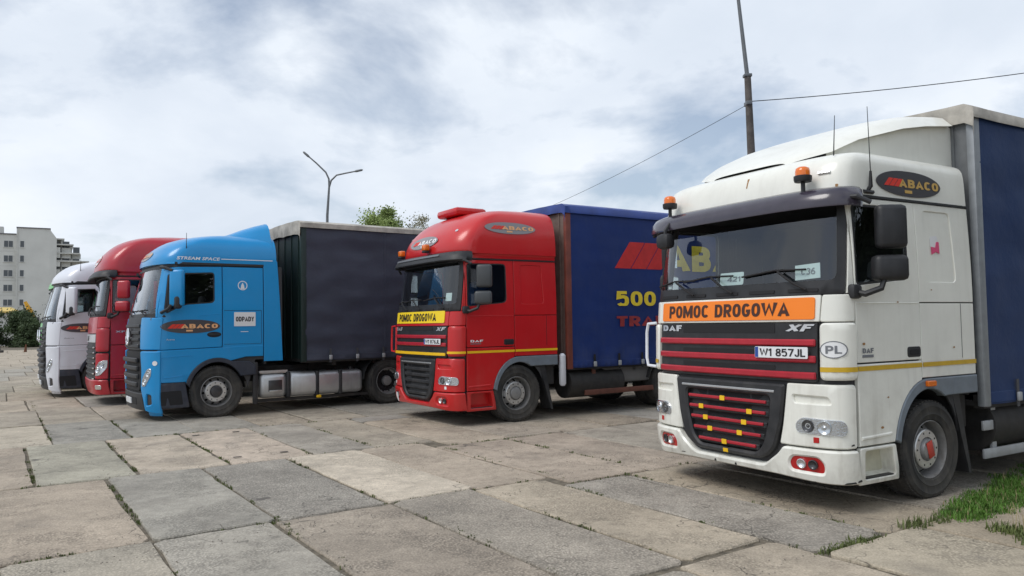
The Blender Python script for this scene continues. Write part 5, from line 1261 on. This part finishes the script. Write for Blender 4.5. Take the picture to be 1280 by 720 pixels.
tr2 = thing('semi_trailer', 'royal blue curtain trailer with red and yellow lettering, behind the bright red truck', 'trailer', back(oR, rR, 1.13), rR, 'curtain-sided trailers')
cf2 = dict(zb=.90, curtain=CURT_R, wall=mat('grey_brown_wall', (.20, .15, .13), .6, noise=.15), post=RUSTRED, rail=ALUM, raeve=CHASSIS, cover=TARPB, guard=BROWNR, guards=[(-.4, -8.2)], gz=(.42,), seed=5, flap=.17, lip=.13, fold=.008, pleat=.08, seams=0, strapmat=SOFTBLACK)
trailer(tr2, cf2); c2f = curtain_fn(cf2); cc = -6.0
for k in range(3):
    x0 = -1.16 - k * .42; panel('red_logo_bar', [(x0, 2.80), (x0 - .40, 2.80), (x0 - .40 - .40, 3.33), (x0 - .40, 3.33)], c2f, REDT, tr2, off=.006, th=.004, step=.12, bev=0, cx=cc)
lettering('ABACO', c2f, -2.52, 2.78, -5.85, 3.32, YELT, tr2, off=.016, bold=.04, cx=cc)
lettering('500', c2f, -1.17, 2.06, -2.22, 2.35, YELT, tr2, off=.016, bold=.03, cx=cc)
lettering('TRANS', c2f, -1.17, 1.66, -2.85, 1.86, DREDT, tr2, off=.014, bold=.04, cx=cc)
MB().box(-3.4, .75, .55, -.9, 1.15, .95, bev=.08).build('pallet_box', mat('grey_box_plastic', (.16, .16, .16), .6, dirt=.3), tr2)

# bright blue truck
oB, rB = place(-6.53, 15.803, -144)
tb = thing('tractor_unit', 'bright blue truck cab reading STREAM SPACE, with a white ODPADY sign on its side', 'truck', oB, rB, 'parked haulage trucks')
act_tractor(tb, dict(paint=BLUE, fender=NAVYFEN, mirror=BLUE, blob=True))
LA = ACT.side(1); LAR = lambda x, z: ACT_ROOF.P(ACT_ROOF.side_u(x, z), z)
badge(LA, 1.03, 1.655, -.05, 1.915, tb, BADGE, SALMON, off=.012)
lettering('STREAM SPACE', LAR, .74, 3.075, -.06, 3.135, LETW, tb, off=.006, bold=.02, shear=.2)
panel('white_line', [(-.08, 3.10), (-1.10, 3.10), (-1.10, 3.115), (-.08, 3.115)], LAR, LETW, tb, off=.006, th=.002, bev=0, step=.2)
sg = panel('odpady_sign', rrect(-.74, 1.775, -.32, 2.055, .01), LA, STICKW, tb, off=.014, th=.008, bev=.002, step=.3); lettering('ODPADY', LA, -.35, 1.87, -.71, 1.965, INK, sg, off=.017, bold=.03)
rs = panel('round_logo', ell(-.49, 2.59, .095, .095), LA, STICKW, tb, off=.006, th=.002, bev=0, step=.3, holes=[ell(-.49, 2.59, .078, .078)])
panel('logo_tower', roundp([(-.45, 2.52), (-.53, 2.52), (-.515, 2.60), (-.49, 2.65), (-.465, 2.60)], .01), LA, STICKW, tb, off=.006, th=.002, bev=0, step=.3)
lettering('Actros', LA, .93, 1.525, .78, 1.555, SILV, tb, off=.014, bold=.01); panel('small_white_strip', [(-.45, 1.66), (-.60, 1.66), (-.60, 1.672), (-.45, 1.672)], LA, STICKW, tb, off=.007, th=.002, bev=0, step=.3)
badge(ACT_ROOF.P, -.50, 3.10, .50, 3.29, tb, BADGEG, SALMON, off=.008, small=False)
tr3 = thing('semi_trailer', 'near-black navy curtain trailer with grey torn roof tarp, behind the bright blue truck', 'trailer', back(oB, rB, 1.70), rB, 'curtain-sided trailers')
trailer(tr3, dict(zb=1.03, curtain=CURT_N, wall=DKGREEN, post=DKGREEN, rail=TARP, raeve=CHASSIS, cover=TARP, guard=ALUM, guards=[(-4.5, -8.2)], seed=9, flap=.28, lip=.10, fold=.034, pleat=.035, sp=.62, strapmat=CURT_G))

# dark red truck
oD, rD = place(-9.05, 18.9, -147)
td = thing('tractor_unit', 'dark red truck cab with leaf shaped headlamps, between the blue and the cold white truck', 'truck', oD, rD, 'parked haulage trucks')
td.scale = (1, 1, 1.035)
daf_tractor(td, dict(cfgR, paint=DRED, fender=DRED, variant='new', stripe=None, mirror=DRED, stepmat=DRED, visormat=BLACK))
badge(R_ROOF.P, -.55, 3.14, .55, 3.40, td, LETW, REDFILM, off=.012)
lettering('XF', LSd, .92, 1.62, .72, 1.66, SILV, td, off=.012, bold=.02)
tr4 = thing('semi_trailer', 'red roofed dark curtain trailer hidden behind the dark red truck', 'trailer', back(oD, rD, 1.2), rD, 'curtain-sided trailers')
CR = mat('crimson_tarpaulin', (.26, .012, .03), .5, noise=.1)
trailer(tr4, dict(zb=1.0, curtain=CURT_G, wall=CR, post=CR, rail=CR, raeve=CHASSIS, cover=CR, guard=ALUM, straps=False, seed=12))
tr4['label'] = 'trailer with a red front and red roof cover standing behind the dark red truck'
# cold white truck
oH, rH = place(-11.60, 21.09, -144.5)
th_ = thing('tractor_unit', 'cold white truck cab with black side skirt, left of the dark red truck', 'truck', oH, rH, 'parked haulage trucks')
act_tractor(th_, dict(paint=CWHITE, fender=NAVYFEN, mirror=CWHITE, fin=False))
badge(LA, 1.0, 1.68, -.05, 1.92, th_, BADGE, SALMON, off=.012)
lettering('Actros', LA, .93, 1.525, .70, 1.55, GREYL, th_, off=.014, bold=.01)
# green truck behind it
oG, rG = place(-13.24, 23.62, -144.5)
tg = thing('tractor_unit', 'bright green truck mostly hidden behind the cold white truck', 'truck', oG, rG, 'parked haulage trucks')
tg.scale = (1, 1, 1.0)
act_tractor(tg, dict(paint=GREEN, fender=NAVYFEN, mirror=GREEN, hood=GREEN, fin=False))

# ------------------------------------------------------------------ poles and wire
POLE = mat('weathered_pole_concrete', (.10, .088, .08), .85, noise=.25, nscale=4); GALV = mat('galvanised_steel', (.15, .16, .17), .5, metal=.4, noise=.1)
t = thing('utility_pole', 'tall grey pole with a thin upper mast and a wire, rising behind the white truck', 'pole', (7.86, 24, 0))
MB().tube([(0, 0, 0), (-.04, 0, 4), (-.14, 0, 9.65)], [.17, .15, .105], 14).build('pole', POLE, t)
MB().tube([(-.14, 0, 9.5), (-.37, 0, 12.2), (-.55, 0, 14.0)], [.07, .055, .045], 10).build('upper_mast', GALV, t)
MB().box(-.27, -.12, 9.58, -.02, .12, 9.68, bev=.02).build('clamp', GALV, t)
MB().box(-.24, -.16, 8.65, -.06, .16, 8.78, bev=.02).build('clamp', GALV, t)
MB().tube([(-.55, 0, 13.95), (-.6, -.8, 14.3), (-.62, -1.6, 14.35)], .03, 6).box(-.74, -2.2, 14.30, -.50, -1.55, 14.42, bev=.04).build('lamp_head', GALV, t)
def wire(p, q, sag, n=24):
    p, q = Vector(p), Vector(q); return [p.lerp(q, k / n) + Vector((0, 0, -sag * 4 * (k / n) * (1 - k / n))) for k in range(n + 1)]
o = MB().tube(wire((7.78, 23.9, 8.76), (30, 24.2, 11.9), .45), .014, 5).build('overhead_wire', SOFTBLACK); tag(o, 'dark overhead wire running from the tall pole out of the picture to the right', 'wire')
o = MB().tube(wire((7.76, 23.95, 8.72), (-.2, 46, 7.85), .25), .009, 5).build('overhead_wire', SOFTBLACK); tag(o, 'thin overhead wire sloping from the tall pole down behind the red truck', 'wire')
t = thing('utility_pole', 'short pole hidden behind the royal blue trailer, carrying the thin overhead wire', 'pole', (-.2, 46.1, 0))
MB().tube([(0, 0, 0), (0, 0, 8.0)], [.16, .11], 12).build('pole', POLE, t)
t = thing('street_lamp', 'slim double armed street lamp rising behind the navy black trailer', 'street lamp', (-11.12, 45, 0))
MB().tube([(0, 0, 0), (.08, 0, 8.4), (.2, 0, 10.15)], [.11, .08, .06], 12).build('pole', GALV, t)
for pts, hx in (([(.2, 0, 10.1), (.18, 0, 10.6), (0, 0, 11.0), (-.55, 0, 11.55), (-1.0, 0, 11.95)], -1), ([(.2, 0, 10.1), (.32, 0, 10.5), (.65, 0, 10.82), (1.2, 0, 10.93), (1.75, 0, 11.03)], 1)):
    MB().tube(pts, [.06, .055, .05, .045, .04], 8).build('arm', GALV, t)
    a, b = Vector(pts[-2]), Vector(pts[-1]); d = (b - a).normalized(); MB().tube([b - d * .05, b + d * .1, b + d * .42, b + d * .5], [.04, .075, .065, .02], 8).build('lamp_head', GALV, t)

# ------------------------------------------------------------------ vegetation
BARK = mat('bark', (.085, .065, .048), .95, noise=.3, nscale=6)
def leafmat(name, c): 
    m = mat(name, c, .65, noise=.38, nscale=.9); return m
LF1 = leafmat('spring_leaves', (.25, .33, .10)); LF2 = leafmat('pale_twig_leaves', (.26, .25, .16)); LF3 = leafmat('dark_shrub_leaves', (.055, .085, .032)); LF4 = leafmat('fir_needles', (.025, .045, .022))
def tree(name, label, cat, loc, h, rad, base, leaf, n, seed, ls=.14, squash=1.1, group=None, open_=.35):
    r = random.Random(seed); t = thing(name, label, cat, loc, 0, group); tk = MB(); tk.tube([(0, 0, 0), (.05 * h * .1, 0, h * .45), (0, .02 * h, h * .92)], [h * .022, h * .014, h * .003], 8)
    cl = []
    for k in range(26):
        a = r.uniform(0, 2 * PI); z0 = r.uniform(base, h * .85); f = 1 - ((z0 - base) / (h - base)) ** 1.6 * .75; L_ = rad * f * r.uniform(.55, 1.1)
        e = Vector((math.cos(a) * L_, math.sin(a) * L_, z0 + L_ * r.uniform(.3, .9))); tk.tube([(0, 0, z0 * .92), e * .5 + Vector((0, 0, z0 * .48)), e], [h * .008, h * .005, h * .002], 5)
        for q in range(4):
            c = Vector((0, 0, z0)).lerp(e, r.uniform(.45, 1.12)) + Vector((r.gauss(0, .12), r.gauss(0, .12), r.gauss(0, .1))) * rad * .5; cl.append((c, rad * r.uniform(.10, .26)))
    for q in range(16): cl.append((Vector((r.gauss(0, .16) * rad, r.gauss(0, .16) * rad, h * r.uniform(.8, 1.0))), rad * r.uniform(.08, .2)))
    tk.build('trunk', BARK, t); V = []; Fc = []
    for k in range(n):
        c, cr = cl[k % len(cl)]
        p = c + Vector((r.gauss(0, 1), r.gauss(0, 1), r.gauss(0, 1) * squash)) * cr * .62
        if r.random() < open_ * .3: p += Vector((r.gauss(0, 1), r.gauss(0, 1), r.gauss(0, 1))) * cr
        d = Vector((r.gauss(0, 1), r.gauss(0, 1), r.gauss(0, 1) * .7)).normalized(); u = d.orthogonal().normalized(); w_ = d.cross(u); s_ = ls * r.uniform(.6, 1.3); b = len(V)
        V += [p - u * s_ * .5, p - w_ * s_ * .28, p + u * s_ * .5, p + w_ * s_ * .28]; Fc.append((b, b + 1, b + 2, b + 3))
    link('crown', mesh('crown', V, Fc, leaf, False), t); return t
tree('broadleaf_tree', 'fresh green tree top showing above the roof of the navy black trailer', 'tree', (-10.1, 60, 0), 11.0, 2.3, 4.5, LF1, 24000, 3, .19, open_=.0, group='trees behind the trailers')
tree('broadleaf_tree', 'sparse pale tree top beside the fresh green one, left of the bright red truck', 'tree', (-7.7, 61, 0), 10.3, 2.6, 5.0, LF2, 9000, 4, .15, open_=.3, group='trees behind the trailers')
tree('fir_tree', 'small dark tree standing before the grey apartment block', 'tree', (-75.5, 125, 0), 7.6, 1.7, 1.2, LF4, 7000, 6, .3)
for k, (x, y, h, rd, lb) in enumerate(((-55.6, 79, 3.7, 2.3, 'dark green shrub at the left edge of the picture, its foliage reaching the ground'), (-52.9, 80.5, 3.6, 2.0, 'dark green shrub next right to the one at the left edge of the picture'), (-50.9, 79.3, 2.9, 1.5, 'lower dark green shrub at the right end of the row, nearest the cold white truck'))):
    tree('shrub', lb, 'shrub', (x, y, 0), h, rd, -.6, LF3, 15000, 20 + k, .24, .9, group='shrubs at the edge of the yard')
# trees off to the right of the camera, which the glass and paint of the white truck reflect
for k, (x, y, h, lb) in enumerate(((19, 1.5, 11, 'bushy tree to the right of the white truck, outside the picture, nearest to the pavement'), (24, 7.5, 13, 'tall bushy tree right of the white truck outside the picture, farther from the camera'), (16, -7, 12, 'bushy tree outside the picture, behind the camera on the right'))):
    tree('broadleaf_tree', lb, 'tree', (x, y, 0), h, 4.4, 1.5, LF3, 15000, 40 + k, .5, group='trees right of the yard')

r = random.Random(77); V = []; Fc = []
for k in range(15000):
    c_ = r.choice(range(46)); rr2 = random.Random(c_); cx_ = -48 + c_ * 3.1 + rr2.uniform(-1, 1); cz = rr2.uniform(3.2, 6.0); cy_ = 112 + rr2.uniform(-4, 4)
    p = Vector((cx_ + r.gauss(0, 1.5), cy_ + r.gauss(0, 1.2), abs(r.gauss(.5, .42)) * cz)); d = Vector((r.gauss(0, 1), r.gauss(0, 1), r.gauss(0, .7))).normalized(); u = d.orthogonal().normalized(); w2 = d.cross(u); s_ = r.uniform(.25, .55); b = len(V)
    V += [p - u * s_, p - w2 * s_ * .6, p + u * s_, p + w2 * s_ * .6]; Fc.append((b, b + 1, b + 2, b + 3))
o = link('distant_tree_belt', mesh('distant_tree_belt', V, Fc, LF3, False)); o['kind'] = 'stuff'; tag(o, 'low belt of dark green trees closing the yard far behind the trailers', 'trees')
# ------------------------------------------------------------------ far left: apartment block, kiosk roof, digger
WALLM = mat('pale_grey_render', (.62, .62, .59), .85, noise=.07, nscale=.25); WALL2 = mat('grey_balcony_render', (.56, .56, .53), .85, noise=.1, nscale=.4); WING = mat('dark_window_glass', (.07, .08, .09), .15); WFR = mat('window_frame_white', (.62, .62, .60), .6); ROOFM = mat('grey_roofing_felt', (.16, .16, .165), .85)
th0 = R_(31.6)
t = thing('apartment_block', 'pale grey six storey apartment block with terraced balconies stepping down to the right', 'apartment building', (-86.2, 140, 0), th0)
# local frame: x to the right along the wall, y away from the camera
def fl_z(px_y): return (413 - px_y) * .1485 + 1.76
b = MB(); b.box(-5.1, 0, 0, 0, 16, 20.55); b.build('wall', WALLM, t, smooth=False)
b = MB(); b.add([(0, 0, 0), (0, 16, 0), (1.1, 16, 0), (1.1, 0.2, 0), (0, 0, 20.5), (0, 16, 20.5), (1.1, 16, 18.9), (1.1, .2, 18.9)], [(3, 2, 6, 7), (4, 7, 6, 5), (0, 3, 7, 4), (1, 5, 6, 2)]); b.build('wall', WALLM, t, smooth=False)
b = MB(); b.box(-24, .6, 0, -5.1, 16, 19.35); b.build('wall', WALLM, t, smooth=False)
MB().box(-5.25, -.12, 20.55, .12, 16.1, 20.75).build('roof', ROOFM, t, smooth=False); MB().box(-24.1, .45, 19.35, -5.25, 16, 19.55).build('roof', ROOFM, t, smooth=False)
MB().box(-8.2, 2, 19.5, -7.3, 4, 20.9).box(-11, 3, 19.5, -9.6, 5, 20.6).build('chimney', WALLM, t, smooth=False)
MB().box(-5.2, -.16, 0, -5.0, .02, 20.4).build('drainpipe', WALL2, t, smooth=False)
for k in range(6):
    zc = fl_z(306.3 + 18.1 * k)
    if zc < 1.5: break
    for (x0, x1, y0, n_) in ((-7.15, -5.75, .6, 2), (-4.65, -4.0, 0, 1), (-11.3, -9.9, .6, 2), (-15.4, -14.0, .6, 2), (-18.5, -17.8, .6, 1)):
        w_ = MB().box(x0 - .06, y0 - .03, zc - .62, x1 + .06, y0 + .05, zc + .62).build('window', WFR, t, smooth=False)
        for j in range(n_):
            a = x0 + (x1 - x0) * j / n_; q = x0 + (x1 - x0) * (j + 1) / n_; MB().box(a + .04, y0 - .05, zc - .56, q - .04, y0 - .02, zc + .56).build('pane', WING, w_, smooth=False)
        MB().box(x0 - .1, y0 - .14, zc - .70, x1 + .1, y0 + .02, zc - .63).build('sill', WALL2, w_, smooth=False)
    if k: MB().box(-24, -.006 + .6, zc + 1.32, -5.2, .594, zc + 1.36).build('storey_joint', WALL2, t, smooth=False)
# terraces: each storey reaches less far to the right than the one below it
ext = [(297, 2.0, 2.0), (304, 3.5, 4.5), (315, 4.6, 7.5), (325, 6.1, 11), (343, 7.2, 14), (361, 8.4, 16)]
for k in range(6):
    zt = fl_z(ext[k][0]); z0 = zt - 2.70; xr_, dp = ext[k][1:]
    if z0 < -.2: z0 = 0
    MB().box(.0, 2.2, z0, xr_ - .2, 16, zt - .08).build('terrace_wall', WALLM, t, smooth=False)
    MB().box(-.05, .5, zt - .22, xr_ + .35, 16.2, zt).build('terrace_slab', WALL2, t, smooth=False)
    for j in range(int(xr_ / 1.7) + 1):
        x0 = .15 + j * 1.7; y0 = .6 + .75 * j
        MB().box(x0, y0, z0 + .05, x0 + 1.55, y0 + .12, z0 + 1.0).build('balcony_parapet', WALL2 if (j + k) % 2 else WALLM, t, smooth=False)
        MB().box(x0 - .02, y0, z0, x0 + .08, 3.5, zt - .25).build('balcony_wall', WALLM, t, smooth=False)
        MB().box(x0 + .25, 2.12, z0 + .3, x0 + 1.35, 2.19, z0 + 2.3).build('window', WING, t, smooth=False)
    for j in range(int(dp / 3)):
        y0 = 2.8 + j * 3.2; MB().box(xr_ - .2, y0, z0 + .1, xr_ + .3, y0 + 2.6, z0 + .95).build('balcony_parapet', WALL2, t, smooth=False); MB().box(xr_ - .22, y0 + .4, z0 + .9, xr_ - .17, y0 + 2.0, z0 + 2.3).build('window', WING, t, smooth=False)
# kiosk with a yellow roof behind the shrubs
KY = mat('faded_yellow_roof', (.62, .45, .13), .6, noise=.15)
t = thing('kiosk', 'low kiosk with a faded yellow roof showing over the shrubs at the left edge', 'kiosk', (-61, 88, 0), th0)
MB().box(-3.2, -1.5, 0, 2.6, 1.5, 3.8).build('wall', WALL2, t, smooth=False); MB().box(-3.5, -1.8, 3.8, 2.9, 1.8, 4.0).add([(-3.5, -1.8, 4.0), (2.9, -1.8, 4.0), (2.9, 1.8, 4.0), (-3.5, 1.8, 4.0), (-2.6, 0, 4.5), (2.0, 0, 4.5)], [(0, 1, 5, 4), (1, 2, 5), (2, 3, 4, 5), (3, 0, 4)]).build('roof', KY, t, smooth=False)
# digger
DY = mat('digger_yellow', (.70, .36, .02), .45, noise=.1)
t = thing('excavator', 'yellow excavator with its folded arm sticking up between the shrubs and the green truck', 'excavator', (-60.3, 95, 0), R_(20))
MB().box(-1.3, -1.3, 1.0, 1.4, 1.3, 2.2, bev=.1).build('body', DY, t); c = MB().box(-1.2, .2, 2.2, .1, 1.25, 3.0, bev=.08).build('cab', DY, t); MB().box(-1.22, .3, 2.4, -.2, 1.27, 2.95).build('window', WING, c)
for s in (-1, 1): MB().box(-1.7, s * 1.2 - .3, 0, 1.7, s * 1.2 + .3, .85, bev=.3).build('track', BLACK, t)
MB().tube([(-.2, -.2, 2.1), (-.55, -.2, 4.2), (-1.0, -.2, 5.35)], [.3, .28, .2], 6).build('boom', DY, t); MB().tube([(-1.0, -.2, 5.3), (-.35, -.2, 4.3), (.1, -.2, 3.3)], [.22, .18, .14], 6).build('dipper_arm', DY, t)
MB().tube([(-.9, -.2, 3.6), (-1.2, -.2, 5.0)], .07, 6).build('hydraulic_ram', BLACK, t); MB().box(-.1, -.55, 2.9, .55, .15, 3.4, bev=.08).build('bucket', BLACK, t)
# small things on the far pavement
o = MB().tube([(0, 0, 0), (.02, 0, .25), (.05, 0, .62)], [.12, .09, .05], 8).build('rusty_stump', mat('rusty_brown', (.12, .05, .025), .9), None, (-39.3, 60.8, 0)); tag(o, 'small rusty brown stub standing on the pavement before the shrubs', 'stub')
o = MB().box(-.22, -.15, 0, .2, .15, .2, bev=.06).tube([(-.1, 0, .1), (-.02, 0, .34)], [.08, .04], 6).build('dark_rubble', mat('dark_rubble', (.06, .055, .05), .9), None, (-40.9, 60.2, 0)); tag(o, 'small dark lump of rubble on the pavement at the left edge', 'rubble')
